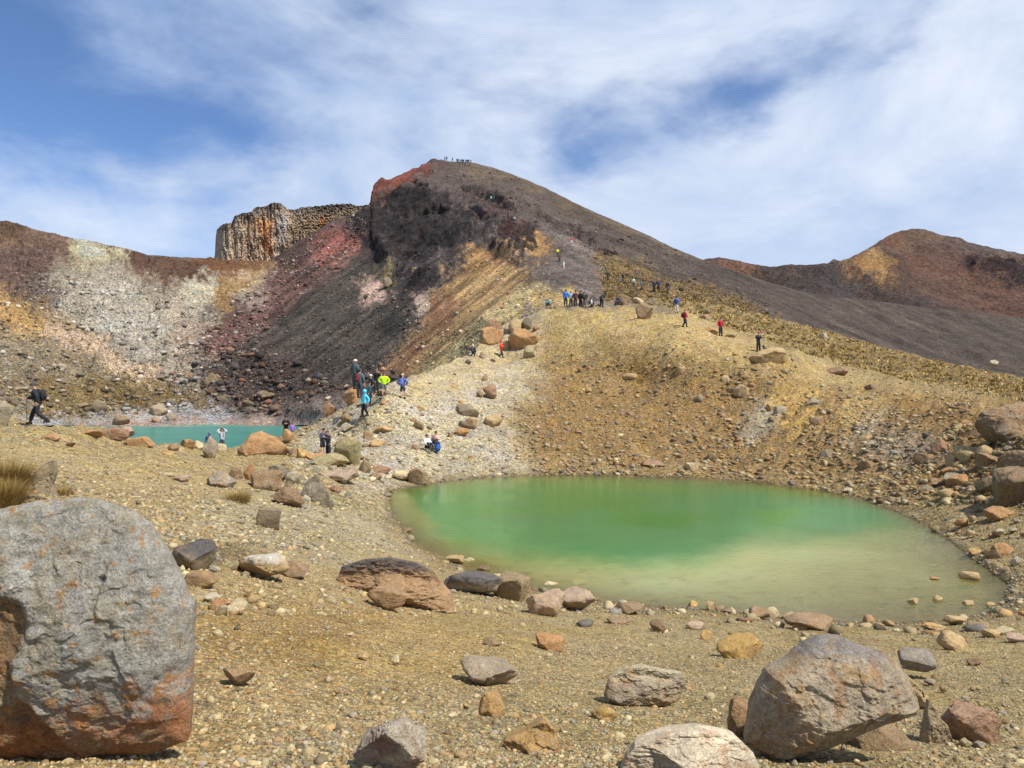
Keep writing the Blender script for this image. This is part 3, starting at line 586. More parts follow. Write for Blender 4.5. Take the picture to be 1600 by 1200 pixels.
def facet_cut(V, r, k, lo, hi, front=False):
    for i in range(k):
        n = r.normal(size=3)
        if front: n[1] = -abs(n[1])*2.4-0.9 if r.rand() < 0.8 else abs(n[1])+0.5
        n /= np.linalg.norm(n); sup = (V@n).max(); h = sup*r.uniform(lo, hi); e = np.maximum(V@n-h, 0); V = V-e[:, None]*n[None]*0.97
    return V
def slab_shape(seed, outline, level, rough, recess, planes):
    """closed rock: traced rim, broken front faces standing proud of it, bulging back"""
    r = np.random.RandomState(seed); nr, nt = {7: (200, 520), 6: (90, 260), 5: (50, 150)}.get(level, (34, 100))
    O = np.array(outline, float); mn = O.min(0); mx = O.max(0); c = (mn+mx)/2; O = (O-c)/((mx-mn)/2); O[:, 1] *= -1
    if not planes: planes = [(0.75+r.uniform(-.1, .15), r.normal(0, .5), r.normal(-.25, .45)) for _ in range(6)]
    th = np.linspace(0, 2*np.pi, nt, endpoint=False); dx = np.cos(th); dz = np.sin(th); rr = np.zeros(nt)
    for i in range(len(O)):
        a = O[i]; b = O[(i+1) % len(O)]; e = b-a; den = dx*e[1]-dz*e[0]; den = np.where(np.abs(den) < 1e-9, 1e-9, den)
        t = (a[0]*e[1]-a[1]*e[0])/den; u = (a[0]*dz-a[1]*dx)/den; ok = (t > 0) & (u >= -1e-6) & (u <= 1+1e-6); rr = np.where(ok, np.maximum(rr, t), rr)
    rr = rr*(1+0.022*fbm(np.stack([dx*4, dz*4, dx*0+seed], -1), 5, 0.6))
    rad = np.concatenate([np.linspace(0, 1, nr)**0.8, np.linspace(1, 0, nr//3)[1:]]); front = np.arange(len(rad)) < nr
    X = (rad[:, None]*rr*dx).ravel(); Z = (rad[:, None]*rr*dz).ravel(); RD = np.repeat(rad, nt); FR = np.repeat(front, nt)
    q = np.stack([X*1.5, Z*1.5, X*0+seed], -1); wob = fbm(q*1.6, 4, 0.6)*0.10
    h = np.full(len(X), 9.0)
    for (a_, b_, c_) in planes: h = np.minimum(h, a_+b_*(X+wob)+c_*(Z+wob))
    h = np.clip(h, 0.06, 1.3)
    for poly, dp in (recess or []):
        Q = (np.array(poly, float)-c)/((mx-mn)/2); Q[:, 1] *= -1; sd = sdf(Q, X+fbm(q*3, 4)*0.05, Z+fbm(q*3+9, 4)*0.05); h = h-dp*sstep(0.02, -0.07, sd)
    st = fbm(q*2.2+5, 5, 0.6, True); h = h*(1+rough*0.5*fbm(q*1.2, 3))+rough*(0.42*st+0.35*fbm(q*7, 5, 0.62))
    # broken steps
    stp = fbm(q*1.1+31, 3, 0.5); h = h-rough*0.42*sstep(0.05, -0.05, stp)*sstep(-0.45, -0.05, stp)-rough*0.22*sstep(0.03, -0.03, fbm(q*2.7+3, 3, 0.5))
    edge = np.clip(1-RD**11, 0, 1)**(1/2.0); Y = np.where(FR, -np.maximum(h, 0.03)*edge, 0.9*np.sqrt(np.clip(1-RD**2.5, 0, 1)))
    V = np.stack([X, Y, Z], -1); n_ = len(rad); i = (np.arange(n_-1)[:, None]*nt+np.arange(nt)[None]).ravel(); j = (np.arange(n_-1)[:, None]*nt+((np.arange(nt)+1) % nt)[None]).ravel()
    return V, np.stack([i, j, j+nt, i+nt], 1)
def rock_shape(seed, outline=None, level=4, rough=0.10, planes=12, flatb=True, lo=0.62, recess=None, cuts=()):
    r = np.random.RandomState(seed); dirs, Fc = ico(level)
    if outline is None:
        p = 0.55; V = np.sign(dirs)*np.abs(dirs)**p; q = r.normal(size=(3, 3)); q, _ = np.linalg.qr(q); V = V@q
        V = facet_cut(V, r, planes, 0.55, 0.86); V = V*np.array([1, 1, 1])
    else: return slab_shape(seed, outline, level, rough, recess, cuts)
    f = 1.0
    n = fbm(V*1.1+seed, 3, 0.5); n2 = fbm(V*4+seed*3.1, 4, 0.6, True); n3 = fbm(V*11+seed, 4, 0.6); V = V*(1+rough*n*0.9*f+rough*0.40*n2+rough*0.30*n3)[:, None]
    mn = V.min(0); mx = V.max(0); V = (V-(mn+mx)/2)/((mx-mn)/2)
    return V, Fc
NR = [0]
def rock(px, py, wpx, hpx, color, label, outline=None, seed=None, depth=None, sheet=1, accent=None, lvl=None, thick=0.85, group=None, name='boulder', rough=0.16, rot=0, sink=0.26, cat=None, lo=0.62, planes=18, extra=None, recess=None, cuts=(), dust=None):
    NR[0] += 1; seed = seed or NR[0]*7+3; r = np.random.RandomState(seed)
    if depth is None: depth = float(D1(np.array([px]), np.array([py]))[0]) if sheet == 1 else float(D2r(np.array([px]), np.array([py]))[0])
    if sheet == 1: gz = float(sheet1_point(px, py)[0, 2])
    else: gz = float(sheet2_point(px, py)[0, 2])
    W_ = wpx/F*depth; T = W_*thick if hpx < wpx*1.3 else W_; dc = depth+(T*0.30 if outline is None else T*0.04)
    z0 = (600-py)/F*depth; H = max((600-py+hpx)/F*dc-z0, hpx/F*depth*0.6); sk = H*sink; Htot = H+sk
    rough = rough*(1.5 if (wpx > 75 and outline is None) else 1.0); big = wpx*hpx; level = lvl or (6 if big > 6000 else 5 if big > 700 else 4 if big > 150 else 3)
    V, Fc = rock_shape(seed, outline, level, rough, planes, lo=lo, recess=recess, cuts=cuts)
    if rot: c, s_ = math.cos(rot), math.sin(rot); V = V@np.array([[c, 0, -s_], [0, 1, 0], [s_, 0, c]]); V /= np.abs(V).max(0)
    V = V*np.array([W_/2*dc/depth, T/2, Htot/2])
    c1 = lin(PAL[color]) if isinstance(color, str) else lin(color); acn = accent or {'grey': 'orange', 'dgrey': 'brown', 'tan': 'orange', 'ochre': 'cream', 'orange': 'tan', 'brown': 'grey', 'red': 'grey', 'pgrey': 'tan', 'pink': 'grey', 'cream': 'orange', 'white': 'orange'}.get(color, 'brown')
    c2 = lin(PAL[acn] if isinstance(acn, str) else acn)
    c1 = c1*np.array([1.04, 1.0, 0.90]); dust = dust if dust is not None else 0.45 if depth > 10 else 0.38
    c1 = c1*(1-dust)+lin((184,162,122))*dust; c2 = c2*(1-dust)+lin((184,162,122))*dust
    n = fbm(V/max(H, W_)*2.6+seed, 4, 0.6); col = c1*1.18*(1+0.35*n)[:, None]
    if extra: col = extra(V/np.array([W_/2, T/2, Htot/2]), col, n)
    V[:, 2] += Htot/2-sk
    mat = M_rock if depth < 22 else M_rock_m if depth < 130 else M_rock_f
    o = mesh_np(name, V, Fc, mat, col, big > 9000)
    a = o.data.color_attributes.new('Acc', 'FLOAT_COLOR', 'POINT'); cc = np.ones((len(V), 4), np.float32); cc[:, :3] = c2; a.data.foreach_set('color', cc.ravel())
    a = o.data.attributes.new('amt', 'FLOAT', 'POINT'); a.data.foreach_set('value', np.full(len(V), 0.6, np.float32))
    if big > 9000: o.data.set_sharp_from_angle(angle=math.radians(28))
    o.location = ((px-800)/F*dc, dc, z0)
    tag(o, label, cat or ('boulder' if wpx > 38 or depth > 60 else 'rock'), group); return o

def ex_big(v, col, n):     # rusty foot, ochre lichen patches, darker broken left side
    k = sstep(-0.35, -0.75, v[:, 2]+0.35*n)[:, None]*0.8; col = col*(1-k)+lin((150,92,60))*k
    m = sstep(0.10, 0.3, fbm(v*5+4, 4, 0.6)-0.05)[:, None]*0.6; col = col*(1-m)+lin((190,140,84))*m
    b = sstep(-0.20, -0.42, v[:, 0]+0.5*v[:, 2]+0.25*n)[:, None]*sstep(0.55, 0.35, v[:, 2])[:, None]*0.65; return col*(1-b)+lin((128,98,70))*b
def ex_right(v, col, n):
    m = sstep(0.08, 0.3, fbm(v*np.array([5, 3, 2.2])+9, 4, 0.6))[:, None]*0.6; col = col*(1-m)+lin((168,118,78))*m
    k = sstep(0.6, 0.85, v[:, 2])[:, None]*0.5; return col*(1-k)+lin((128,132,140))*k
def ex_top(c, z=0.1, s=0.25):
    def f(v, col, n):
        k = sstep(z-s, z+s, v[:, 2]+0.5*n)[:, None]*0.9; return col*(1-k)+lin(PAL[c])*k
    return f
def ex_spot(c):
    def f(v, col, n):
        k = sstep(0.7, 0.1, np.sqrt((v[:, 0]+0.1)**2+(v[:, 2]-0.2)**2)+0.6*n)[:, None]*0.7; return col*(1-k)+lin(PAL[c])*k
    return f

LB = [(-130,820),(0,795),(60,782),(130,776),(190,790),(232,815),(250,845),(275,885),(290,920),(303,940),(301,1010),(299,1110),(296,1150),(240,1170),(120,1175),(0,1180),(-130,1180),(-150,1000)]
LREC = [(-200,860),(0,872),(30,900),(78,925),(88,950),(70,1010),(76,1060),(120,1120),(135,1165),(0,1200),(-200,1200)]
def px_of(v): return 76.5+v[:, 0]*226.5, 978-v[:, 2]*202
def ex_left(v, col, n):
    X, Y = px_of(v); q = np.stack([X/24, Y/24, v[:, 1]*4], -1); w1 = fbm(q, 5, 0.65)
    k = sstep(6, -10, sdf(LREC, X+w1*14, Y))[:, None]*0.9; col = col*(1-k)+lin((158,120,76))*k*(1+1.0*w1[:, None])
    k = sstep(1040, 1130, Y+w1*150+(X-150)*0.15)[:, None]*0.9; col = col*(1-k)+lin((192,126,76))*k
    m = sstep(0.16, 0.30, w1)[:, None]*0.75; col = col*(1-m)+lin((200,146,80))*m
    m = sstep(0.05, 0.4, fbm(q*0.5+8, 4, 0.6))[:, None]*0.4; col = col*(1-m)+lin((160,148,112))*m
    for cx, cy, r_ in ((178,825,17),(75,893,10)):
        k = sstep(1.1, 0.8, np.hypot((X-cx)/r_, (Y-cy)/r_/0.7)+w1*0.8)[:, None]*0.8; col = col*(1-k)+lin((196,190,176))*k
    k = sstep(1.1, 0.6, np.hypot((X-187)/8, (Y-890)/6)+w1*0.6)[:, None]*0.9; return col*(1-k)+lin((40,36,30))*k
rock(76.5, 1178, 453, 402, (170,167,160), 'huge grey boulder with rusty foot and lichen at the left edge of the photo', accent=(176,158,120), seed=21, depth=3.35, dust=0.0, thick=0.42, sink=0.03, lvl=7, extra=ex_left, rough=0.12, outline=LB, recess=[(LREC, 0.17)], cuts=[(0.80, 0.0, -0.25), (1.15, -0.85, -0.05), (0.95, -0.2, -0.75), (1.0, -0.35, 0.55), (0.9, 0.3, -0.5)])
rock(1298, 1184, 268, 188, (176,162,142), 'large angular grey brown boulder with undercut right side, near the lower right', accent='ochre', seed=5, depth=4.35, dust=0.1, thick=0.7, sink=0.02, lvl=7, extra=ex_right, rough=0.10, cuts=[(0.78, 0.12, -0.42), (1.25, 1.15, 0.1), (1.12, -0.8, -0.35), (0.92, -0.50, 0.95), (0.95, 0.1, -0.8), (0.86, -0.15, 0.1)],
     outline=[(1166,1162),(1174,1110),(1188,1075),(1202,1052),(1235,1034),(1262,1010),(1285,998),(1318,997),(1350,1012),(1376,1018),(1400,1036),(1418,1062),(1428,1088),(1432,1112),(1400,1118),(1370,1128),(1340,1148),(1290,1172),(1240,1187),(1200,1186)])
rock(1378, 1180, 104, 60, (140,112,84), 'brown block lying in the shadow of the large angular boulder', seed=8, depth=4.75, rough=0.08)
rock(1162, 1152, 52, 62, (160,120,84), 'brown rock peeking out left of the large angular boulder', seed=12, depth=4.9, accent='ochre')
rock(1082, 1216, 240, 74, (214,200,176), 'broad whitish slab with rusty stains at the bottom edge', seed=16, depth=3.75, dust=0.0, accent='orange', outline=[(960,1210),(972,1180),(990,1160),(1040,1146),(1100,1142),(1150,1150),(1175,1168),(1200,1210)], thick=0.7, rough=0.09, extra=lambda v, c, n: c*(1+0.5*n)[:, None])
rock(1512, 1160, 84, 62, (172,130,112), 'pinkish flat topped rock with black spot, lower right corner', seed=18, depth=5.1, accent='red')
rock(1466, 1158, 58, 66, (170,150,124), 'pale spiky rock leaning on the pinkish flat topped rock', seed=41, depth=5.0, accent='grey', outline=[(1440,1158),(1447,1120),(1455,1086),(1463,1098),(1472,1112),(1480,1118),(1492,1140),(1500,1158)])
rock(1425, 1098, 66, 56, 'tan', 'pale tan wedge behind the large angular boulder', seed=24, depth=6.6, accent='cream', outline=[(1392,1098),(1392,1060),(1402,1042),(1440,1070),(1456,1098)])
rock(1429, 1046, 52, 32, (120,122,128), 'oblong blue grey stone right of the large angular boulder', seed=27, depth=8.6, accent='pgrey')
rock(1490, 1018, 44, 31, 'tan', 'tan wedge shaped rock above the pinkish flat topped rock', seed=30, accent='brown')
rock(1158, 1030, 72, 36, 'gold', 'golden brown lumpy rock midway between green pool and angular boulder', seed=33, accent='brown', sink=0.35)
rock(1007, 1104, 128, 64, (158,148,136), 'grey rock with pale orange top and shadow beneath, lower middle', seed=36, thick=0.6, accent='orange', extra=ex_top('cream', 0.35), outline=[(942,1086),(950,1060),(975,1044),(1005,1040),(1040,1048),(1068,1052),(1072,1070),(1060,1094),(1020,1104),(975,1100)], sink=0.03)
rock(944, 1130, 40, 26, 'gold', 'small yellow stone at lower left of the grey and orange rock', seed=39, accent='cream')
rock(826, 1176, 102, 54, 'ochre', 'ochre brown slab half buried at the bottom centre', seed=42, accent='pgrey', sink=0.4, outline=[(776,1160),(790,1145),(822,1135),(850,1120),(868,1135),(876,1160),(860,1176),(800,1176)])
rock(768, 1120, 40, 40, 'ochre', 'pointed ochre rock above the ochre slab', seed=45, accent='pink', sink=0.3)
rock(764, 1072, 92, 42, (160,146,132), 'purplish grey rock barely rising from the gravel, lower middle', seed=48, accent='pink', sink=0.5)
rock(607, 1212, 120, 92, (192,184,174), 'rounded grey rock with a red stain in the middle, bottom edge', seed=51, extra=ex_spot('red'), accent='red', sink=0.1)
rock(374, 1074, 52, 34, (170,136,102), 'small brown block with flat top right of the huge boulder', seed=54, accent='dbrown', sink=0.05, rough=0.04)
rock(617, 938, 188, 66, (156,112,80), 'long low grey and rust slab left of the green pool', seed=57, accent='brown', thick=0.5, lvl=6, outline=[(527,930),(530,900),(538,882),(570,874),(610,872),(650,878),(680,890),(705,915),(712,938),(640,938),(560,934)], extra=ex_top('dgrey', 0.45))
rock(607, 946, 62, 34, 'brown', 'rusty brown rock leaning on the front of the long low slab', seed=60, accent='orange', depth=10.6)
rock(738, 928, 96, 38, (168,162,160), 'grey and white ridged rock right of the long low slab', seed=63, accent='dgrey', extra=ex_top('dgrey', 0.3), sink=0.3)
rock(797, 938, 64, 42, (130,112,82), 'dark brown pitted rock on the near left shore', seed=66, accent='black')
rock(852, 962, 62, 44, 'pink', 'pale pink wedge pointing down the near left shore', seed=69, accent='tan', sink=0.4)
rock(900, 956, 62, 36, (166,140,130), 'pinkish cracked rock beside the near shore of the green pool', seed=72, accent='grey', sink=0.3)
rock(410, 908, 88, 44, 'tan', 'orange and cream rock right of the huge boulder', seed=75, accent='orange', extra=ex_top('white', 0.5), sink=0.1)
rock(463, 904, 44, 28, 'brown', 'flat brown rock behind the orange and cream rock', seed=78)
rock(301, 896, 62, 50, (120,112,100), 'dark rock with grey top just behind the huge boulder', seed=81, accent='brown', extra=ex_top('dgrey', 0.3))
rock(316, 922, 46, 32, 'brown', 'golden brown rock low behind the right edge of the huge boulder', seed=84, accent='gold')
rock(332, 942, 28, 16, 'white', 'smooth white stone near the right edge of the huge boulder', seed=87, rough=0.02)
rock(350, 950, 34, 15, 'orange', 'flat orange stone between a white and a cream stone', seed=90)
rock(369, 958, 38, 21, 'cream', 'cream stone at the right end of a row of three', seed=93)
rock(64, 768, 46, 50, (118,116,114), 'upright dark grey horn shaped rock among grass at left', seed=96, accent='brown', outline=[(40,768),(44,745),(60,730),(72,722),(84,719),(86,735),(80,750),(86,768)], thick=1)
rock(4, 662, 36, 38, 'grey', 'squared grey block at the left edge beside the dark clad walker', seed=99, depth=33, accent='tan', rough=0.04)
for a in [(345,762,46,28,'grey','grey flat rock at the left end of the boulder row'),(369,748,22,19,'brown','small rounded brown rock in the boulder row'),(391,752,20,30,'orange','upright rusty rock in the boulder row'),
          (434,752,36,26,'dgrey','dark grey rock at the back of the boulder row'),(416,764,52,30,'brown','wide grey brown rock in the middle of the boulder row'),(449,792,48,32,'dred','dark red brown slab in front of the boulder row'),
          (422,824,40,32,'dgrey','dark rock with rusty foot standing alone below the boulder row'),(458,757,26,22,'pgrey','pale grey rock beside the angular dark grey block'),(524,770,18,12,'red','small red brown stone right of the angular dark grey block'),
          (542,727,44,46,'green','large pale green grey rock with shaded left side behind the boulder row'),(518,729,56,22,'green','long olive tan rock below the two men in dark coats'),(494,722,34,14,'orange','low orange rock below the two men in dark coats'),
          (570,737,20,19,'dbrown','dark cracked rock right of the pale green grey rock'),(596,740,30,12,'red','flat reddish rock left of the far pool shore'),(630,750,44,16,'cream','cream slab at the far left corner of the green pool'),
          (655,757,34,26,'brown','brown block at the far left shore of the green pool'),(585,750,24,12,'brown','low brown stone above the boulder row'),(530,752,60,18,'pink','wide faded pink rock below the pale green grey rock'),
          (549,632,33,31,'orange','rounded orange boulder under the group of hikers'),(514,649,22,20,'red','red brown boulder left of the orange boulder'),(541,662,18,16,'brown','brown stone lying below the orange boulder'),(545,672,24,12,'pgrey','grey stone with dark underside below the orange boulder'),
          (600,634,11,9,'orange','orange stone at the feet of the yellow green jacket hiker'),(598,617,26,10,'dgrey','low dark rock behind the yellow green jacket hiker'),(656,642,20,10,'tan','tan stone with dark underside on the pale slope'),
          (730,652,38,21,'dgrey','dark grey brown slab on the pale slope left of the brown hillside'),(770,664,30,17,'tan','tan rock right of the dark slab on the pale slope'),(736,669,20,16,'brown','brown rock right under the dark slab'),(722,680,24,12,'orange','low orange rock under the brown rock'),
          (576,689,18,16,'brown','brown boulder on the pale slope between the two groups resting'),(590,698,26,10,'ochre','ochre slab just right below the brown boulder'),(650,706,13,12,'red','red brown rock left of the seated pair'),(600,675,30,10,'ochre','ochre ledge rock above the brown boulder'),
          (765,618,22,18,'red','red brown rock on the pale slope below the boulder pile'),(757,596,10,12,'red','small red rock on the pale slope below the boulder pile'),(750,620,12,10,'brown','dark brown rock beside the red brown rock'),(722,667,14,10,'dgrey','small dark rock on the pale slope'),
          (652,670,20,13,'brown','brown stone up slope from the seated pair'),(710,608,8,8,'ochre','lone small ochre stone on the upper pale slope'),(720,632,9,8,'ochre','lone small ochre stone lower on the pale slope'),
          (415,713,72,40,'orange','big orange brown outcrop in front of the turquoise lake'),(450,690,18,20,'orange','orange rock at the right end of the lakeside outcrop'),(458,712,18,13,'brown','brown rock right below the lakeside outcrop'),(474,716,22,16,'gold','golden block right below the lakeside outcrop'),
          (328,714,20,34,'grey','upright grey stone in front of the man in blue cap'),(309,702,18,14,'cream','cream rock left of the upright grey stone'),(292,700,24,14,'orange','rounded orange rock on the lake rim'),(345,708,22,15,'cream','cream rock right of the upright grey stone'),
          (270,704,18,12,'brown','brown rock on the lake rim left of the orange one'),(222,702,42,20,'orange','rust and tan slab on the lake rim'),(175,690,46,24,'red','red brown outcrop at the left end of the turquoise lake'),(195,684,30,18,'pink','pinkish grey rock on top of the red brown outcrop'),
          (142,684,34,14,'orange','orange ledge at the left foot of the red brown outcrop'),(82,690,32,12,'orange','low orange ledge below the dark clad walker'),(110,698,14,8,'brown','small brown stone right of the low orange ledge'),(262,712,20,9,'ochre','ochre stone in front of the lake rim'),(382,712,24,15,'brown','brown rock left of the lakeside outcrop'),
          (210,778,13,9,'grey','small lone grey stone on the left gravel slope'),(202,800,12,7,'orange','small lone orange stone on the left gravel slope'),(285,752,26,10,'pink','pinkish flat stone on the left gravel slope'),(262,746,22,8,'cream','flat cream stone on the left gravel slope'),
          (768,538,38,28,'orange','orange brown boulder at the left of the boulder pile'),(772,518,28,20,'red','red and grey slab on top of the orange brown boulder'),(818,545,50,32,'orange','largest orange brown boulder of the pile behind the person in red'),
          (805,522,22,24,'tan','grey and orange block at the top of the boulder pile'),(823,514,19,19,'dgrey','smooth dark grey boulder at the top right of the pile'),(839,516,13,9,'red','small red rock right of the smooth dark grey boulder'),(828,560,22,21,'green','tan cube shaped rock at the right foot of the pile'),
          (792,548,18,16,'brown','dark brown rock wedged between the two big orange boulders'),(793,521,14,12,'grey','greyish pink rock wedged high in the boulder pile'),(731,568,11,7,'dgrey','small grey block left of the person in red'),(752,558,8,8,'brown','small brown stone beside the crouching person in black'),(770,565,9,5,'brown','flat brown stone left of the person in red'),
          (1006,499,28,27,'dred','dark red brown rounded boulder on the ridge crest'),(976,476,22,16,'brown','low brown rock beside the seated person on the ridge crest'),(996,474,20,9,'cream','cream rock on the ridge crest behind the dark boulder'),(1200,569,58,26,'tan','tan and rust block under the two people at the right of the ridge'),
          (1100,500,20,9,'brown','brown rock between the two people in red'),(1112,520,20,9,'orange','orange rock left of the red jacket hiker'),(1140,528,18,6,'brown','flat brown rock right of the red jacket hiker'),(1076,522,9,7,'tan','tan stone under the hiker with dark backpack'),
          (1286,530,18,10,'white','white boulder among the grass tufts of the right shoulder'),(1552,570,16,8,'pgrey','pale grey boulder on the far right grass skyline'),(1102,490,14,8,'dgrey','dark stone among grass tufts near the ridge crest'),
          (1063,586,16,20,'tan','tan standing rock on the brown hillside'),(1160,620,28,20,'tan','tan boulder on the brown hillside right of the middle'),(1142,615,20,10,'brown','brown stone left of the tan boulder'),(1135,598,16,12,'tan','small tan rock above the brown stone on the hillside'),
          (1092,628,18,12,'dgrey','grey rock in the middle of the brown hillside'),(1137,662,18,9,'tan','flat tan rock low on the brown hillside'),(1113,718,14,11,'dbrown','round dark brown rock just above the pool'),(1020,728,36,12,'red','reddish rock right above the far shore'),
          (1080,735,20,13,'cream','cream rock at the far shore'),(985,594,26,11,'tan','tan rock high on the brown hillside'),(1274,640,28,18,'grey','grey boulder on the right hillside'),(1260,668,14,11,'gold','golden stone on the right hillside'),(1276,670,24,20,'brown','brown block beside the golden stone'),
          (1304,586,36,13,'red','red brown rock near the rim of the right hillside'),(1366,616,26,17,'dred','dark red rock near the rim of the right hillside'),(1293,719,24,17,'dgrey','dark blue grey block low on the right hillside'),(1362,706,22,18,'grey','grey round boulder right of the blue grey block'),
          (1353,690,22,14,'tan','tan boulder behind the grey round boulder'),(1355,736,26,17,'brown','brown rock below the grey round boulder'),(1220,652,22,18,'grey','greyish brown boulder at the pale streak of the hillside'),(1206,644,18,14,'ochre','ochre rock at the pale streak of the hillside'),
          (1470,712,30,28,'red','brown red rock near the right rim'),(1490,730,30,24,'tan','cream topped boulder below the brown red rock'),(1545,730,38,24,'brown','brown rock beside the right outcrop'),(1445,772,26,14,'dgrey','dark rock low on the right bank'),
          (1324,770,20,9,'white','small white rock at the far right shore'),(1430,680,18,9,'brown','small brown rock on the right ochre bank'),(1400,715,36,12,'pgrey','flat pale rock on the right bank'),(1480,780,30,16,'tan','tan rock above the right shore'),
          (1578,692,110,64,'brown','large brown outcrop at the right edge under the rim'),(1590,790,84,60,'dbrown','dark brown outcrop at the right edge above the pool'),(1530,690,30,22,'brown','brown rock left of the large right outcrop'),(1560,812,40,20,'orange','orange brown slab at the right edge shore'),
          (1566,868,30,20,'orange','orange rock on the right shore'),(1524,866,24,10,'ochre','ochre stone in the right shore line'),(1592,884,22,14,'pgrey','pale grey stone on the right shore'),
          (1186,967,34,20,'brown','round red brown stone at the near shore'),(1207,966,20,18,'cream','cream stone leaning on the red brown one at the near shore'),(1232,968,22,12,'tan','tan stone right of the cream stone at the near shore'),(1265,986,72,26,'brown','long brown rock at the near shore'),
          (1250,986,22,14,'red','red brown stone in front of the long brown rock'),(1111,954,14,15,'tan','squared tan stone at the near shore'),(1083,950,16,12,'gold','rounded golden stone at the near shore'),(1140,958,20,8,'brown','flat brown stone at the near shore'),
          (1125,954,14,8,'brown','small brown stone beside the squared tan stone'),(1456,985,34,12,'ochre','long ochre stone at the near right shore'),(1492,978,34,16,'tan','tan block at the near right shore'),(1532,986,36,14,'brown','brown flat stone at the near right shore'),
          (1550,996,30,14,'tan','tan stone at the right corner of the near shore'),(1590,1004,36,14,'pink','pink flat stone at the right edge by the shore'),(1565,992,30,13,'cream','cream round stone near the right corner of the shore'),
          (860,1018,46,26,'orange','orange stone with cream top in the gravel below the shore'),(769,1010,28,12,'brown','brown flat stone left of the orange stone'),(1028,990,26,24,'dbrown','dark brown stone standing in the gravel below the shore'),(972,978,46,14,'brown','flat brown stone in the gravel below the shore'),
          (982,960,48,18,'dbrown','dark brown ridged rock on the near shore'),(1085,982,30,12,'pink','pink flat stone on the near gravel bank'),(1104,1000,20,16,'gold','golden stone on the near gravel bank'),(860,916,24,9,'cream','cream stone at the left near shore'),(710,880,30,14,'tan','tan stone at the left shore of the pool'),
          (756,892,22,10,'dbrown','dark stone at the left shore of the pool'),(636,832,18,8,'dbrown','flat dark stone at the left shore corner'),(732,880,20,9,'cream','cream flat stone at the left shore of the pool'),(905,915,26,9,'tan','flat tan stone half in the water')]:
    rock(*a[:5], a[5])
for a in [(1606,752,84,50,'brown','brown angular block between the two large outcrops at the right edge'),(1518,722,44,26,'tan','tan angular block left of the large brown outcrop'),(1556,772,50,28,'dbrown','dark angular block under the large brown outcrop'),(1612,652,80,30,'tan','flat tan ledge on the right rim above the large outcrop'),(1498,760,34,20,'orange','orange brown angular block on the right bank')]:
    rock(*a, rough=0.2, lo=0.5)
rock(495, 786, 56, 46, (104,104,104), 'angular dark grey block with tilted layers in the boulder row', seed=77, accent='grey', rough=0.04, outline=[(466,772),(476,752),(494,740),(508,757),(524,780),(518,787),(488,775)], thick=0.8)
for i, (x, y, w_, h_) in enumerate([(1427,943,16,10),(1465,939,16,9),(1515,906,30,13),(1514,945,18,8),(1460,906,14,5),(1548,948,14,7)]):
    dd = -ZP*F/(y-600); rock(x, y, w_, h_, 'tan' if i != 4 else 'orange', 'wet tan stone standing in the shallow right end of the pool' if i not in (2, 4) else ('largest wet stone standing in the shallow right end' if i == 2 else 'small orange stone just breaking the water surface'), depth=dd, group='stones standing in the shallows' if i not in (2, 4) else None, sink=0.6, name='stone', accent='brown', cat='rock')
for a in [(170,490,24,12,'pgrey','flat pale rock high on the crater wall'),(233,522,16,11,'dgrey','dark rock in the middle of the crater wall'),(243,530,16,9,'dbrown','brown rock beside the dark rock on the crater wall'),(258,571,15,13,'black','black boulder at the foot of the crater wall'),
          (222,597,13,8,'black','small black boulder below the trail band'),(330,612,32,30,'dbrown','big dark brown boulder where scree meets the lake basin'),(294,594,16,12,'dred','dark red boulder left of the big dark brown one'),(350,630,26,14,'black','black boulder above the pink beach'),
          (190,664,30,16,'dbrown','brown boulder on the far lake shore'),(158,642,24,17,'dgrey','grey boulder among grass tufts over the lake'),(248,650,28,20,'grey','grey boulder above the far lake shore'),(268,657,18,12,'grey','grey rock on the pale far shore'),(243,660,16,8,'brown','rusty flat rock on the far lake shore'),
          (212,626,22,9,'black','flat black rock among the grass tufts'),(162,597,16,9,'dgrey','small dark rock on the grassy left slope'),(130,637,18,8,'dbrown','brown rock near the walking person'),(65,583,14,8,'pgrey','pale rock on the left grassy slope'),(386,636,22,12,'black','black boulder at the base of the scree'),
          (572,466,9,7,'dgrey','small grey rock on the grey scree'),(606,446,14,14,'dgrey','dark boulder under the black lava'),(655,432,22,16,'dred','dark red crag on the scree under the black lava'),(420,622,24,12,'dbrown','brown boulder at the scree base'),(660,538,9,5,'black','lone black stone on the ochre slope')]:
    rock(*a[:5], a[5], sheet=2)
# further loose stones, cloned-looking in the photograph too: grouped
def scatter_rocks(n, poly, sheet, cols, smin, smax, label, group, seed, ref=None):
    r = np.random.RandomState(seed); P = np.array(poly); k = 0
    while k < n:
        x = r.uniform(P[:, 0].min(), P[:, 0].max()); y = r.uniform(P[:, 1].min(), P[:, 1].max())
        if sdf(P, np.array([x]), np.array([y]))[0] > 0: continue
        if sheet == 1 and sdf(POOL, np.array([x]), np.array([y]))[0] < 3: continue
        s = smin*(smax/smin)**(r.rand()**2.0); c = cols[r.randint(len(cols))]
        rock(x, y, s, s*r.uniform(0.45, 0.85), c, label, sheet=sheet, group=group, seed=r.randint(1, 9999), name='stone', lvl=3 if s < 20 else 4, cat='rock', sink=0.3); k += 1
scatter_rocks(34, [(330,980),(1150,1030),(1140,1190),(330,1190)], 1, ['tan','ochre','grey','tan','cream'], 8, 20, 'small loose tan or grey stone in the gravel of the foreground', 'small loose stones in the foreground gravel', 1)
scatter_rocks(22, [(1440,1000),(1600,1010),(1600,1190),(1440,1190)], 1, ['tan','grey','brown','cream'], 8, 22, 'small loose stone in the gravel of the lower right corner', 'small stones of the lower right corner', 2)
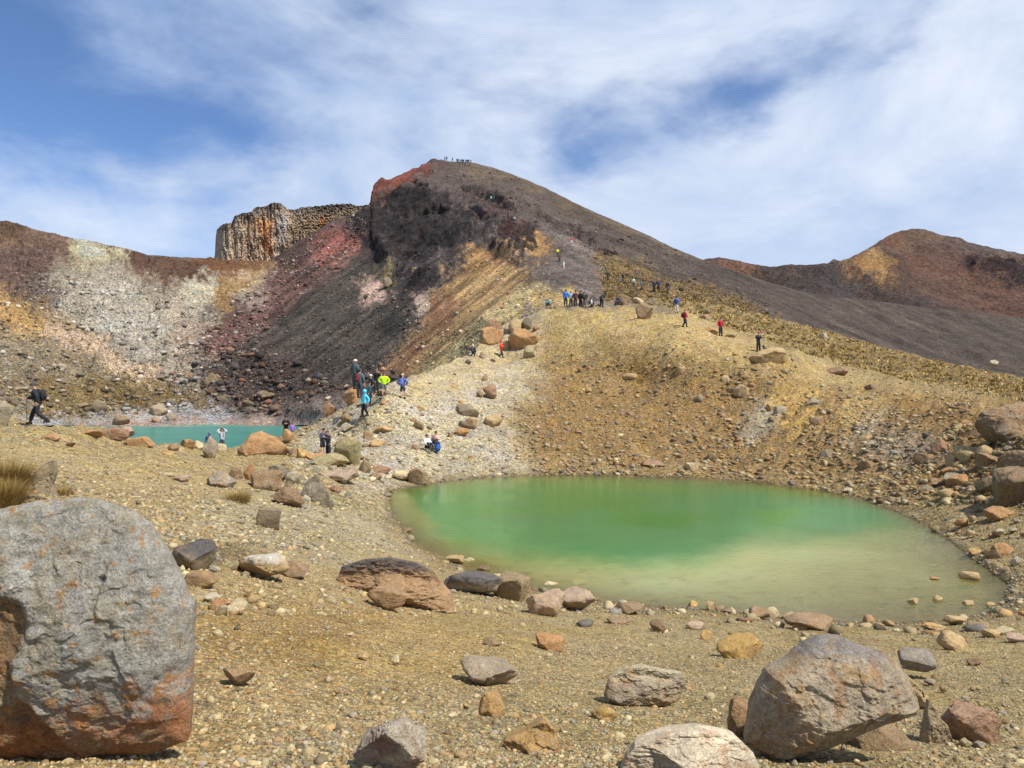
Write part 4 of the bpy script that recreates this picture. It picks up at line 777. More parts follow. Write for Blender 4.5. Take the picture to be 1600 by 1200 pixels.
scatter_rocks(60, [(860,560),(1180,590),(1300,640),(1560,720),(1500,790),(1300,757),(1000,738),(860,735),(820,680)], 1, ['tan','ochre','brown','tan','red','grey'], 6, 14, 'stone lying loose on the brown hillside behind the green pool', 'loose stones on the brown hillside', 3)
scatter_rocks(26, [(480,700),(640,600),(780,590),(800,680),(820,735),(700,744),(600,762)], 1, ['orange','brown','tan','grey'], 6, 13, 'small stone lying loose on the pale slope', 'loose stones on the pale slope', 4)
scatter_rocks(16, [(1480,800),(1600,830),(1600,980),(1580,960),(1560,890)], 1, ['orange','tan','pgrey','brown'], 10, 24, 'stone in the rubble along the right shore of the pool', 'rubble stones on the right shore', 5)
scatter_rocks(26, [(1380,690),(1500,650),(1600,660),(1600,820),(1520,820),(1440,775)], 1, ['brown','tan','grey','orange','dbrown'], 9, 30, 'angular stone in the rubble of the bank under the right outcrops', 'rubble stones on the right bank', 6)

# ------------------------------------------------------------------ loose gravel, rubble, grass tufts: nobody could count them
def stones_mesh(name, pts, size, cols, level, mat, seed, flatn=0.7):
    r = np.random.RandomState(seed); dirs, Fc = ico(level); nv = len(dirs); n = len(pts); K = 24; shapes = []
    for i in range(K):
        V = facet_cut(dirs*(1+r.uniform(-0.25, 0.25, nv))[:, None], r, 6, 0.5, 0.85); shapes.append(V/np.abs(V).max())
    shapes = np.array(shapes)[r.randint(0, K, n)]; sc = np.stack([r.uniform(0.8, 1.3, n), r.uniform(0.7, 1.1, n), r.uniform(0.45, 0.9, n)*flatn/0.7], -1)*size[:, None]
    shapes = shapes*sc[:, None]; a = r.uniform(0, 2*np.pi, n); ca, sa = np.cos(a)[:, None], np.sin(a)[:, None]
    x = shapes[..., 0]*ca-shapes[..., 1]*sa; y = shapes[..., 0]*sa+shapes[..., 1]*ca; V = np.stack([x, y, shapes[..., 2]], -1)+pts[:, None]; V[..., 2] += (size*0.15)[:, None]
    F_ = (Fc[None]+(np.arange(n)*nv)[:, None, None]).reshape(-1, 3); col = np.repeat(cols, nv, 0)
    return tag(mesh_np(name, V.reshape(-1, 3), F_, mat, col), kind='stuff')
SP = np.array([(188,172,134),(172,154,116),(190,170,128),(156,146,126),(136,132,128),(184,146,96),(158,118,84),(200,184,146),(112,98,80),(176,150,104)])
def stone_cols(n, base, seed, mixb=0.45, pal=SP, spread=0.22):
    r = np.random.RandomState(seed); c = lin(pal)[r.randint(0, len(pal), n)]; c = base*mixb+c*(1-mixb); return c*(1+r.normal(0, spread, n).clip(-0.5, 0.6))[:, None]
def gravel(name, n, box, seed, smin, smax, powr, level, mat, dens=None, pal=SP, mixb=0.4, pxmin=1.6):
    r = np.random.RandomState(seed); x = r.uniform(box[0], box[1], n); y = box[2]+(box[3]-box[2])*r.rand(n)**0.8
    sk = (sdf(POOL, x, y) > 1.0) & (y > sky1(x)+1); x, y = x[sk], y[sk]
    if dens is not None: k = r.rand(len(x)) < dens(x, y); x, y = x[k], y[k]
    p = sheet1_point(x, y); s = smin*(smax/smin)**(r.rand(len(x))**powr); s = np.maximum(s, pxmin*p[:, 1]/F)/2
    base = paint(x, y, (172,154,110), R1, 1); base = wet(x, y, base)
    stones_mesh(name, p, s, stone_cols(len(x), base, seed, mixb, pal), level, mat, seed)
gravel('foreground_gravel', 130000, (-60, 1660, 800, 1230), 1, 0.007, 0.042, 3.2, 1, M_stone, pxmin=2.6, dens=lambda x, y: 0.12+0.88*sstep(-0.18, 0.22, fbm(np.stack([x/110, y/42, x*0], -1), 4, 0.6)))
gravel('pebbles', 9000, (-60, 1660, 860, 1240), 2, 0.015, 0.075, 4.0, 2, M_stone, pxmin=4)
gravel('shore_gravel', 60000, (-60, 1660, 680, 960), 3, 0.025, 0.18, 8, 1, M_stone, pxmin=1.8, dens=lambda x, y: np.where(x < 640, 0.6, 1.0))
gravel('hillside_rubble', 62000, (440, 1660, 540, 790), 4, 0.06, 0.55, 5.0, 1, M_stone_far, pxmin=1.8, dens=lambda x, y: np.where(sdf(PALE, x, y) < 0, 0.35, np.where(sdf(TUSS, x, y) < 0, 0.2, 1.0))*(0.35+0.65*sstep(-0.2, 0.2, fbm(np.stack([(x+y*0.8)/50, (y-x*0.3)/110, x*0+2], -1), 4)))*(0.35+0.65*sstep(520, 640, y)))
gravel('shoreline_stones', 15000, (590, 1620, 735, 1010), 8, 0.05, 0.42, 5.0, 2, M_stone, pxmin=3.5, dens=lambda x, y: np.exp(-np.abs(sdf(POOL, x, y)-2)/np.clip((y-730)/22, 2.5, 12))*0.9, mixb=0.3)
gravel('left_slope_gravel', 26000, (-60, 640, 655, 860), 5, 0.03, 0.18, 4.5, 1, M_stone, pxmin=1.6)
def scree(name, n, poly, seed, smin, smax, pal, mixb=0.5, pxmin=1.2, powr=13.0, lvl=1):
    r = np.random.RandomState(seed); P = np.array(poly, float); x = r.uniform(P[:, 0].min(), P[:, 0].max(), n); y = r.uniform(P[:, 1].min(), P[:, 1].max(), n)
    e = sdf(P, x, y)+fbm(np.stack([x/20, y/20, x*0], -1), 3)*22; k = (e < 0) & (y > sky2(x)+2) & (r.rand(n) < 0.3+sstep(-0.25, 0.2, fbm(np.stack([x/28, y/28, x*0+seed], -1), 3))); x, y = x[k], y[k]
    p = sheet2_point(x, y); s = smin*(smax/smin)**(r.rand(len(x))**powr); s = np.maximum(s, pxmin*p[:, 1]/F)/2; base = paint(x, y, (104,92,86), R2, 2)
    stones_mesh(name, p, s, stone_cols(len(x), base, seed, mixb, pal, 0.42), lvl, M_stone_far, seed)
DARKP = np.array([(96,84,78),(70,62,60),(124,108,94),(156,122,94),(186,164,138),(56,50,50),(136,92,68)])
REDP = np.array([(150,112,100),(176,134,116),(116,84,76),(200,172,150),(90,72,68),(156,92,80)])
WALLP = np.array([(190,180,164),(170,160,146),(150,130,112),(206,200,184),(130,110,96),(110,96,86),(176,140,100)])
scree('scree_rubble', 26000, TALUS, 21, 0.2, 1.1, DARKP, 0.75)
scree('red_rubble', 18000, RUBBLE, 22, 0.25, 2.0, REDP, 0.5, 1.6)
scree('basin_rubble', 22000, [(280,540),(420,540),(520,600),(600,575),(640,580),(560,620),(470,650),(340,650),(260,600)], 23, 0.16, 2.4, DARKP, 0.25, 1.4, 30.0)
scree('wall_rubble', 34000, [(0,430),(100,420),(280,455),(420,440),(420,520),(330,640),(200,650),(0,660)], 24, 0.14, 1.7, WALLP, 0.6)
scree('summit_rubble', 20000, [(680,262),(760,262),(860,305),(1100,415),(1200,450),(1200,500),(960,440),(860,350),(760,345),(700,310)], 25, 0.3, 1.3, DARKP, 0.6)
scree('ochre_rubble', 8000, [(750,380),(860,420),(860,480),(740,555),(600,600),(560,600),(640,500)], 26, 0.2, 1.0, WALLP, 0.5)
scree('cliff_foot_rubble', 3500, [(430,410),(560,340),(575,380),(480,430),(420,430)], 28, 0.4, 1.8, WALLP, 0.4, 2.2)
def tufts(name, n, box, inside, seed, hmin, hmax, sheetf, blades=7):
    """low golden tussocks: each a fan of real blades"""
    r = np.random.RandomState(seed); x = r.uniform(box[0], box[1], n); y = r.uniform(box[2], box[3], n); k = inside(x, y)*(0.25+0.75*sstep(-0.15, 0.25, fbm(np.stack([x/30, y/14, x*0], -1), 3))) > r.rand(n); x, y = x[k], y[k]
    p = sheetf(x, y); n = len(x); h = r.uniform(hmin, hmax, n); a = r.uniform(0, 2*np.pi, (n, blades)); sp = r.uniform(0.15, 1.1, (n, blades))
    bx = p[:, None, 0]+np.cos(a)*h[:, None]*0.25; by = p[:, None, 1]+np.sin(a)*h[:, None]*0.25; bz = p[:, None, 2]-0.02+0*a
    tx = bx+np.cos(a)*h[:, None]*sp; ty = by+np.sin(a)*h[:, None]*sp; tz = bz+h[:, None]*(1.05-0.55*sp)
    wx = -np.sin(a)*h[:, None]*0.16; wy = np.cos(a)*h[:, None]*0.16; mx = (bx+tx)/2; my = (by+ty)/2; mz = (bz+tz)/2+h[:, None]*0.2
    V = np.stack([np.stack([bx-wx, by-wy, bz], -1), np.stack([bx+wx, by+wy, bz], -1), np.stack([mx+wx, my+wy, mz], -1), np.stack([mx-wx, my-wy, mz], -1), np.stack([tx, ty, tz], -1)], 2)
    b = (np.arange(n*blades)*5)[:, None]; Fq = np.concatenate([b+np.array([[0, 1, 2]]), b+np.array([[0, 2, 3]]), b+np.array([[3, 2, 4]])])
    pal = lin(np.array([(214,180,104),(190,156,84),(150,130,76),(226,194,124),(128,116,76)])); c = pal[r.randint(0, 5, n)]*r.uniform(0.75, 1.2, n)[:, None]; col = np.repeat(c, blades*5, 0)
    return tag(mesh_np(name, V.reshape(-1, 3), Fq, M_grass, col), kind='stuff')
def grass_mat():
    t = NT('dry_grass'); t.L.new(t.attr('Col'), t.b.inputs['Base Color']); t.b.inputs['Roughness'].default_value = 0.8
    return t.m
M_grass = grass_mat()
tufts('shoulder_grass', 42000, (930, 1680, 440, 680), lambda x, y: (sdf(TUSS, x, y) < 2)*(y > sky1(x)+1)*0.9, 31, 0.10, 0.36, sheet1_point)
tufts('ridge_grass', 9000, (925, 1210, 392, 500), lambda x, y: (sdf([(930,395),(1010,418),(1100,450),(1200,485),(1200,505),(950,480),(940,445)], x, y) < 0)*0.9, 32, 0.12, 0.38, sheet2_point)
tufts('lakeside_grass', 3500, (0, 400, 560, 655), lambda x, y: (sdf([(0,600),(120,560),(230,590),(330,625),(350,640),(200,648),(0,655)], x, y) < 0)*0.8, 33, 0.12, 0.4, sheet2_point)

# nearer tussocks one can tell apart
def tussock(px, py, wpx, hpx, label, seed, depth=None, n=900, green=0.0):
    r = np.random.RandomState(seed); d = depth or float(D1(np.array([px]), np.array([py]))[0]); W_ = wpx/F*d; H = hpx/F*d
    V = []; Fq = []; cols = []; gz = (600-py)/F*d
    for k in range(n):
        a = r.uniform(0, 2*np.pi); rr = W_*0.38*math.sqrt(r.rand()); b = np.array([rr*math.cos(a), rr*math.sin(a), 0]); lean = r.normal(0.6, 0.35); L_ = H*r.uniform(0.55, 1.15); dr = np.array([math.cos(a+r.normal(0, .5)), math.sin(a+r.normal(0, .5)), 0])
        wv = np.array([-dr[1], dr[0], 0])*W_*0.0045; p = b.copy(); pts = []
        for s in range(5):
            f = s/4; c_ = b+dr*L_*lean*(f**1.6)+np.array([0, 0, L_*(f-0.35*f*f*abs(lean))]); pts.append(c_-wv*(1-f*0.9)); pts.append(c_+wv*(1-f*0.9))
        o0 = len(V); V += pts
        for s in range(4): Fq.append((o0+2*s, o0+2*s+1, o0+2*s+3, o0+2*s+2))
        c = lin((168,136,66) if r.rand() < 0.6 else (118,98,44) if r.rand() < 0.6 else (196,166,96))*r.uniform(0.7, 1.2); cols += [c]*10
    o = mesh_np('tussock_grass', np.array(V), np.array(Fq), M_grass, np.array(cols)); o.location = ((px-800)/F*(d+W_*0.3), d+W_*0.3, gz); tag(o, label, 'tussock'); return o
tussock(-8, 778, 110, 60, 'wide golden green grass tussock at the left edge above the huge boulder', 1, n=4500)
tussock(-15, 800, 110, 50, 'low grass tussock at the left edge touching the huge boulder', 7, n=3500)
tussock(95, 775, 44, 18, 'thin grass tuft right of the horn shaped rock', 2, n=500)
tussock(372, 788, 46, 26, 'golden grass tussock in front of the boulder row', 3, n=900)
tussock(315, 880, 44, 36, 'yellowish grass tussock behind the dark grey topped rock', 4, depth=11.5, n=900)

# ------------------------------------------------------------------ people
def tube(pts, rad, n=8, ry=None):
    pts = np.array(pts, float); m = len(pts); V = []; 
    for i in range(m):
        t = pts[min(i+1, m-1)]-pts[max(i-1, 0)]; t /= np.linalg.norm(t)+1e-9; u = np.cross(t, [0, 1, 0] if abs(t[1]) < 0.9 else [1, 0, 0]); u /= np.linalg.norm(u); v = np.cross(t, u)
        a = np.linspace(0, 2*np.pi, n, endpoint=False); V.append(pts[i]+(np.cos(a)[:, None]*u+np.sin(a)[:, None]*v)*rad[i])
    V = np.concatenate(V); Fq = []
    for i in range(m-1):
        for j in range(n): Fq.append((i*n+j, i*n+(j+1) % n, (i+1)*n+(j+1) % n, (i+1)*n+j))
    c0 = len(V); V = np.concatenate([V, pts[:1], pts[-1:]])
    for j in range(n): Fq.append((c0, (j+1) % n, j, j)); Fq.append((c0+1, (m-1)*n+j, (m-1)*n+(j+1) % n, (m-1)*n+(j+1) % n))
    return V, Fq
def ell(c, r, lv=2, cut=None):
    d, Fc = ico(lv); V = d*np.array(r)
    if cut is not None: V[:, 2] = np.maximum(V[:, 2], cut)
    return V+np.array(c), [tuple(f) for f in Fc]
class MB:
    def __init__(s): s.V = []; s.F = []; s.n = 0
    def add(s, vf):
        V, Fs = vf; s.V += [tuple(v) for v in V]
        for f in Fs:
            g = tuple(dict.fromkeys(f))
            if len(g) >= 3: s.F.append(tuple(i+s.n for i in g))
        s.n += len(V); return s
    def build(s, name, mat, parent):
        me = bpy.data.meshes.new(name); me.from_pydata(s.V, [], s.F); me.update(); me.materials.append(mat)
        for p in me.polygons: p.use_smooth = True
        o = bpy.data.objects.new(name, me); C.objects.link(o); o.parent = parent; return o
PENDING = []
def skin_obj(name, J, edges, rad, mat, parent, lv=1, post=None):
    """one continuous surface grown round joints; converted to a plain mesh later"""
    keys = list(J); me = bpy.data.meshes.new(name); me.from_pydata([J[k] for k in keys], [(keys.index(a), keys.index(b)) for a, b in edges], []); o = bpy.data.objects.new(name, me); C.objects.link(o); o.parent = parent
    md = o.modifiers.new('skin', 'SKIN'); md.use_smooth_shade = True
    for i, k in enumerate(keys):
        r = rad[k]; sv = me.skin_vertices[0].data[i]; sv.radius = r if isinstance(r, tuple) else (r, r); sv.use_root = (i == 0)
    sb = o.modifiers.new('sub', 'SUBSURF'); sb.levels = lv; sb.render_levels = lv
    PENDING.append((o, mat, post)); return o
def flush():
    bpy.context.view_layer.update(); dg = bpy.context.evaluated_depsgraph_get()
    for o, mat, post in PENDING:
        me = bpy.data.meshes.new_from_object(o.evaluated_get(dg)); o.modifiers.clear()
        if post:
            n = len(me.vertices); V = np.empty(n*3, np.float32); me.vertices.foreach_get('co', V); V = V.reshape(-1, 3); Fs = [tuple(p.vertices) for p in me.polygons]; V, Fs = post(V, Fs)
            me = bpy.data.meshes.new(o.name); me.from_pydata([tuple(v) for v in V], [], Fs); me.update()
        for p in me.polygons: p.use_smooth = True
        me.materials.clear(); me.materials.append(mat); o.data = me
    PENDING.clear()
SKIN = (198,150,122)
def person(px, py, hpx, label, jacket, trousers, pose='stand', arms='down', yaw=0.0, head='hair', hcol=(60,44,34), pack=None, lean=0.0, depth=None, sheet=1, group=None, shorts=False, stride=1.0, female=False, dz=0.0, hm=None, shoes=(40,36,34)):
    if depth is None:
        p = (sheet1_point if sheet == 1 else sheet2_point)(px, py)[0]
    else: p = P3(px, py, depth)
    d = p[1]; sc = np.clip(hpx*d/F/1.75, 0.62, 1.25) if hm is None else hm/1.75
    root = bpy.data.objects.new('person', None); C.objects.link(root); root.location = (p[0], p[1], p[2]+dz); root.rotation_euler = (0, 0, yaw); root.scale = (sc,)*3
    tag(root, label, 'person', group)
    J = {}; f = lambda x, fw, z: (x, -fw, z)
    hz = {'stand': 0.92, 'walk': 0.90, 'sit': 0.16, 'sitrock': 0.44, 'crouch': 0.34, 'bend': 0.90}[pose]; off = hz-0.92
    J['pelvis'] = f(0, 0, hz); J['waist'] = f(0, 0, 1.08+off); J['chest'] = f(0, 0.0, 1.30+off); J['neck'] = f(0, 0.0, 1.47+off); J['chin'] = f(0, 0.02, 1.555+off); J['face'] = f(0, 0.025, 1.64+off); J['crown'] = f(0, 0.01, 1.70+off)
    legs = {'stand': ((0.02, .50, 0.0, .085), (-.0, .50, 0.02, .085)), 'bend': ((.03, .50, 0, .085), (0, .5, -.05, .085)), 'walk': ((.20*stride, .52, .30*stride, .09), (.02, .48, -.34*stride, .15)),
            'sit': ((.36, .46, .58, .085), (.33, .42, .62, .085)), 'sitrock': ((.42, .50, .48, .085), (.42, .48, .55, .085)), 'crouch': ((.34, .52, .16, .085), (.28, .30, -.12, .10))}[pose]
    for s, nm, (kf, kz, af, az) in ((-1, 'L', legs[0]), (1, 'R', legs[1])):
        J['hip'+nm] = f(s*.09, 0.0, hz-0.03); J['knee'+nm] = f(s*(.11 if pose in ('stand', 'walk', 'bend') else .15), kf, kz); J['ank'+nm] = f(s*.11, af, az); J['toe'+nm] = f(s*.125, af+.15, az-.045)
    A = {'down': ((.27, -.03, 1.16, .27, .06, .90),)*2, 'front': ((.27, .02, 1.16, .08, .27, 1.20),)*2, 'phone': ((.27, .06, 1.18, .06, .26, 1.36),)*2, 'hips': ((.40, -.06, 1.18, .22, .06, 1.02),)*2, 'up': ((.36, .10, 1.52, .15, .04, 1.68),)*2,
         'pole': ((.26, .16, 1.18, .24, .46, 1.20), (.27, -.12, 1.16, .27, -.02, .93)), 'swing': ((.26, .06, 1.16, .25, .22, .96), (.26, -.16, 1.16, .27, -.10, .92)), 'knees': ((.25, .14, 1.16, .13, .36, 1.06),)*2}[arms]
    for s, nm, a in ((-1, 'L', A[0]), (1, 'R', A[1])):
        J['sho'+nm] = f(s*.175, 0, 1.40+off); J['elb'+nm] = f(s*a[0], a[1], a[2]+off); J['wri'+nm] = f(s*a[3], a[4], a[5]+off); wv = np.array(J['wri'+nm])-np.array(J['elb'+nm]); wv /= np.linalg.norm(wv); J['pal'+nm] = tuple(np.array(J['wri'+nm])+wv*.09)
    if lean:
        c, s_ = math.cos(lean), math.sin(lean)
        for k in list(J):
            if k[:3] in ('wai', 'che', 'nec', 'chi', 'fac', 'cro', 'sho', 'elb', 'wri', 'pal'):
                x, y, z = J[k]; fw = -y; zz = z-hz; J[k] = (x, -(fw*c+zz*s_), hz-fw*s_+zz*c)
    E = [('pelvis', 'waist'), ('waist', 'chest'), ('chest', 'neck'), ('neck', 'chin'), ('chin', 'face'), ('face', 'crown')]
    for nm in 'LR': E += [('chest', 'sho'+nm), ('sho'+nm, 'elb'+nm), ('elb'+nm, 'wri'+nm), ('wri'+nm, 'pal'+nm), ('pelvis', 'hip'+nm), ('hip'+nm, 'knee'+nm), ('knee'+nm, 'ank'+nm), ('ank'+nm, 'toe'+nm)]
    Rb = {'pelvis': (.14, .10), 'waist': (.13, .10), 'chest': (.15, .11), 'neck': .055, 'chin': .075, 'face': .105, 'crown': .075}
    for nm in 'LR': Rb.update({'sho'+nm: .07, 'elb'+nm: .045, 'wri'+nm: .03, 'pal'+nm: .035, 'hip'+nm: .085, 'knee'+nm: .058, 'ank'+nm: .04, 'toe'+nm: .035})
    fc = np.array(J['face']); up = np.array(J['crown'])-np.array(J['chin']); up /= np.linalg.norm(up); fwd = np.array([0, -math.cos(lean*0.5), -math.sin(lean*0.5)]); near = d < 62
    def post(V, Fs):
        m = MB(); nose = fc+fwd*0.095-up*0.01; w_ = np.exp(-((V-nose)**2).sum(1)/0.0016); V = V+fwd[None]*(w_*0.035)[:, None]
        m.add((V, Fs))
        if near:
            for s in (-1, 1): m.add(ell(fc+np.array([s*.098, .01, -.01]), (.012, .025, .035), 1))
            for nm, s in (('L', -1), ('R', 1)):
                pw = np.array(J['pal'+nm]); wv = pw-np.array(J['wri'+nm]); wv /= np.linalg.norm(wv); side = np.cross(wv, [1, 0, 0]); side /= np.linalg.norm(side)+1e-9; inn = np.array([-s, 0, 0])
                for i, L_ in enumerate((.068, .078, .073, .058)):
                    b = pw+side*(i-1.5)*.02+wv*.01; m.add(tube([b, b+wv*L_*.45+inn*.008, b+wv*L_*.8+inn*.028, b+wv*L_*.9+inn*.045], [.010, .0095, .009, .006], 6))
                b = pw-wv*.045-side*.03; m.add(tube([b, b-side*.022+wv*.03, b-side*.022+wv*.055+inn*.015], [.013, .011, .008], 6))
        return np.array(m.V), m.F
    skin_obj('body', {k: J[k] for k in J}, E, Rb, cloth(SKIN, 0.6), root, 1, post)
    JJ = {k: J[k] for k in ('chest', 'pelvis', 'waist', 'neck')}; JJ['hem'] = tuple(np.array(J['pelvis'])+np.array([0, 0, -.06 if pose in ('stand', 'walk') else .0])); EJ = [('hem', 'pelvis'), ('pelvis', 'waist'), ('waist', 'chest'), ('chest', 'neck')]; RJ = {'hem': (.19, .155), 'pelvis': (.195, .16), 'waist': (.19, .155), 'chest': (.20, .16), 'neck': .08}
    for nm in 'LR':
        for k in ('sho', 'elb', 'wri'): JJ[k+nm] = J[k+nm]
        EJ += [('chest', 'sho'+nm), ('sho'+nm, 'elb'+nm), ('elb'+nm, 'wri'+nm)]; RJ.update({'sho'+nm: .105, 'elb'+nm: .08, 'wri'+nm: .062})
    skin_obj('jacket', JJ, EJ, RJ, cloth(jacket), root)
    JT = {'pelvis': J['pelvis'], 'top': tuple(np.array(J['pelvis'])+np.array([0, 0, .05]))}; ET = [('pelvis', 'top')]; RT = {'pelvis': (.155, .12), 'top': (.14, .11)}
    for nm in 'LR':
        JT['hip'+nm] = J['hip'+nm]; JT['knee'+nm] = J['knee'+nm]; ET += [('pelvis', 'hip'+nm), ('hip'+nm, 'knee'+nm)]; RT.update({'hip'+nm: .12, 'knee'+nm: .098})
        if not shorts: JT['ank'+nm] = tuple(np.array(J['ank'+nm])+np.array([0, 0, .02])); ET.append(('knee'+nm, 'ank'+nm)); RT['ank'+nm] = .078
    skin_obj('shorts' if shorts else 'trousers', JT, ET, RT, cloth(trousers), root)
    for nm in 'LR':
        a = np.array(J['ank'+nm]); t_ = np.array(J['toe'+nm]); MB().add(tube([a+[0, 0, .06], a, a+[0, .03, -.03]], [.055, .06, .05], 8)).add(tube([a+[0, .07, -.045], a+(t_-a)*.5+[0, 0, -.01], t_+[0, -.02, .0]], [.045, .05, .038], 8)).build('boot', cloth(shoes), root)
    cr = fc+up*0.05+(-fwd)*0.012
    if head == 'hair': MB().add(ell(cr, (.108, .118, .088), 2, -.03)).add(ell(fc-fwd*.05-up*0.0, (.095, .07, .10), 2)).build('hair', cloth(hcol), root)
    elif head == 'long': MB().add(ell(cr, (.11, .12, .09), 2, -.03)).add(ell(fc-fwd*.06-up*.09, (.115, .075, .18), 2)).build('hair', cloth(hcol), root)
    elif head == 'beanie': MB().add(ell(cr+up*.01, (.116, .126, .10), 2, -.045)).add(tube([cr-up*.03, cr-up*.0], [.121, .122], 12)).build('knit_hat', cloth(hcol), root)
    elif head == 'cap': MB().add(ell(cr+up*.01, (.114, .122, .085), 2, -.03)).add(ell(cr+fwd*.13-up*.02, (.075, .07, .012), 2)).build('cap', cloth(hcol), root)
    elif head == 'sunhat': MB().add(ell(cr+up*.01, (.114, .122, .085), 2, -.03)).add(ell(cr-up*.02, (.19, .20, .014), 2)).build('sun_hat', cloth(hcol), root)
    elif head == 'hood': MB().add(ell(fc-fwd*.02+up*.015, (.13, .13, .15), 2)).build('hood', cloth(hcol), root)
    if near:
        for s in (-1, 1): MB().add(ell(fc+fwd*.094+up*.012+np.array([s*.036, 0, 0]), (.012, .008, .009), 1)).build('eye', cloth((30,24,20)), root)
    if pack:
        ch = (np.array(J['chest'])+np.array(J['waist']))/2; axis = np.array(J['neck'])-np.array(J['pelvis']); axis /= np.linalg.norm(axis); bk = -fwd*.21; bk = np.cross(axis, [1, 0, 0]); bk = bk if bk[1] > 0 else -bk; b = ch+bk*.23
        m = MB().add(ell(b, (.155, .11, .25), 3)).add(ell(b+bk*.09-axis*.08, (.11, .05, .12), 2)); V = np.array(m.V); o = m.build('backpack', cloth(pack), root)
        sm = MB()
        for s in (-1, 1):
            a = np.array(J['sho'+('L' if s < 0 else 'R')]); sm.add(tube([b+axis*.2+np.array([s*.09, 0, 0]), a*[.6, 1, 1]+axis*.085, a*[.62, 1, 1]-bk*.14, ch+np.array([s*.11, 0, 0])-bk*.15-axis*.1, ch+np.array([s*.15, 0, 0])-axis*.12], [.02]*5, 5))
        sm.build('strap', cloth((36,36,38)), o)
    return root
K_ = (30,31,36); NAVY = (38,42,60)
# left crest
wk = person(60, 663, 66, 'walker in black clothes and grey knit hat using a trekking pole, far left', K_, (30,30,40), 'walk', 'pole', -1.35, 'beanie', (66,70,74), (28,30,34), lean=0.22, depth=33.5, stride=1.15)
def pole():
    p = P3(44, 655, 33.5); m = MB(); m.add(tube([(0, 0, 0), (0.0, 0, 1.15)], [.014, .016], 8)); o = bpy.data.objects.new('trekking_pole', None); C.objects.link(o); o.location = (P3(42, 600, 33.3)[0], 33.3, (600-657)/F*33.3); tag(o, 'thin dark trekking pole held by the walker on the left crest', 'trekking pole')
    m.build('shaft', cloth((50,50,54)), o); MB().add(tube([(0, 0, 1.12), (0, 0, 1.26)], [.016, .018], 8)).build('grip', cloth((24,24,26)), o); MB().add(tube([(0, 0, .06), (0, 0, .07)], [.04, .04], 10)).build('basket', cloth((24,24,26)), o)
pole()
# group on the pale slope
g1 = 'hikers gathered on the pale slope'
person(555, 608, 46, 'grey haired hiker in dark grey green jacket, leftmost of the group by the orange boulder', (72,84,86), (60,70,78), 'stand', 'down', 2.6, 'sunhat', (220,205,190), None, depth=54, group=g1)
person(562, 622, 46, 'hiker seen from behind with dark red backpack above the orange boulder', (78,96,104), (52,62,76), 'stand', 'down', 2.8, 'hair', (70,60,60), (120,30,44), depth=52, group=g1)
person(579, 619, 37, 'hiker with white hat and navy black jacket in the middle of the group', K_, (34,34,40), 'stand', 'front', 2.2, 'cap', (232,230,224), None, group=g1)
person(588, 612, 40, 'tall hiker in black at the back of the group, phone in hand', (34,34,38), (44,44,54), 'stand', 'phone', 0.6, 'hair', (70,50,44), None, group=g1)
person(600, 622, 39, 'hiker in bright yellow green jacket and grey shorts', (196,250,20), (96,100,104), 'walk', 'hips', 0.3, 'hair', (50,40,36), None, shorts=True, stride=0.5, lean=0.12)
person(629, 625, 39, 'lone hiker in blue jacket and dark shorts right of the group', (78,96,160), (50,54,72), 'walk', 'hips', 2.9, 'cap', (226,190,140), (90,110,180), shorts=True, stride=0.4)
person(570, 648, 43, 'hiker in turquoise hooded jacket and black trousers walking below the group', (92,206,232), (28,26,30), 'walk', 'swing', -0.9, 'hood', (92,206,232), None, stride=0.45)
person(577, 629, 36, 'partly hidden hiker in dark teal right behind the turquoise jacket', (40,70,80), (34,50,60), 'stand', 'down', 1.2, 'beanie', (40,44,50), None)
# below
person(504, 712, 43, 'tall man in dark hoodie and shorts, left of two standing by rocks', (66,72,88), (44,44,48), 'stand', 'front', 1.0, 'hair', (44,36,32), None, shorts=True, depth=47.5, lean=0.12)
person(513, 714, 41, 'man in long black coat, right of two standing by rocks', (44,48,62), (30,32,42), 'stand', 'phone', -0.6, 'hair', (90,56,44), None, depth=46.8, lean=0.1)
person(667, 707, 40, 'seated person in white top and black trousers on the pale slope', (220,216,224), (32,34,36), 'sit', 'knees', 0.7, 'hair', (44,34,34), None, dz=0.1)
person(681, 703, 40, 'seated person in pinkish top beside the blue backpack', (206,170,160), (40,38,42), 'sit', 'phone', -0.2, 'cap', (40,36,40), None, dz=0.3)
def bluepack():
    p = sheet1_point(685, 703)[0]+np.array([0, -0.5, 0]); o = bpy.data.objects.new('backpack', None); C.objects.link(o); o.location = p; tag(o, 'bright blue backpack standing beside the seated pair', 'backpack')
    MB().add(ell((0, 0, .3), (.2, .15, .32), 3)).add(ell((0, -.12, .22), (.14, .07, .14), 2)).build('bag', cloth((30,90,160)), o); MB().add(ell((0, 0, .55), (.19, .15, .08), 2)).build('lid', cloth((40,50,90)), o)
bluepack()
person(347, 705, 36, 'long haired woman in pale grey top with both hands at her head by the lake', (196,204,214), (70,74,86), 'stand', 'up', 0.2, 'long', (84,40,34), (40,42,56), depth=56, female=True)
person(327, 709, 34, 'person in blue cap behind the upright grey stone', (60,70,120), (50,54,80), 'stand', 'down', 0.4, 'sunhat', (104,112,150), None, depth=55.5, hm=1.55)
person(447, 687, 37, 'man in black jacket half hidden behind the lakeside outcrop', (34,34,36), (30,30,34), 'stand', 'front', 0.2, 'beanie', (34,34,36), (30,30,34), depth=57)
person(457, 686, 25, 'child in purple jacket behind the lakeside outcrop', (150,110,190), (90,60,120), 'stand', 'down', 0.3, 'hair', (60,40,44), None, depth=56.5, hm=1.2)
person(739, 555, 26, 'person in black with white hat crouching left of the boulder pile', K_, (34,40,46), 'crouch', 'knees', 2.8, 'beanie', (226,216,210), (46,60,72))
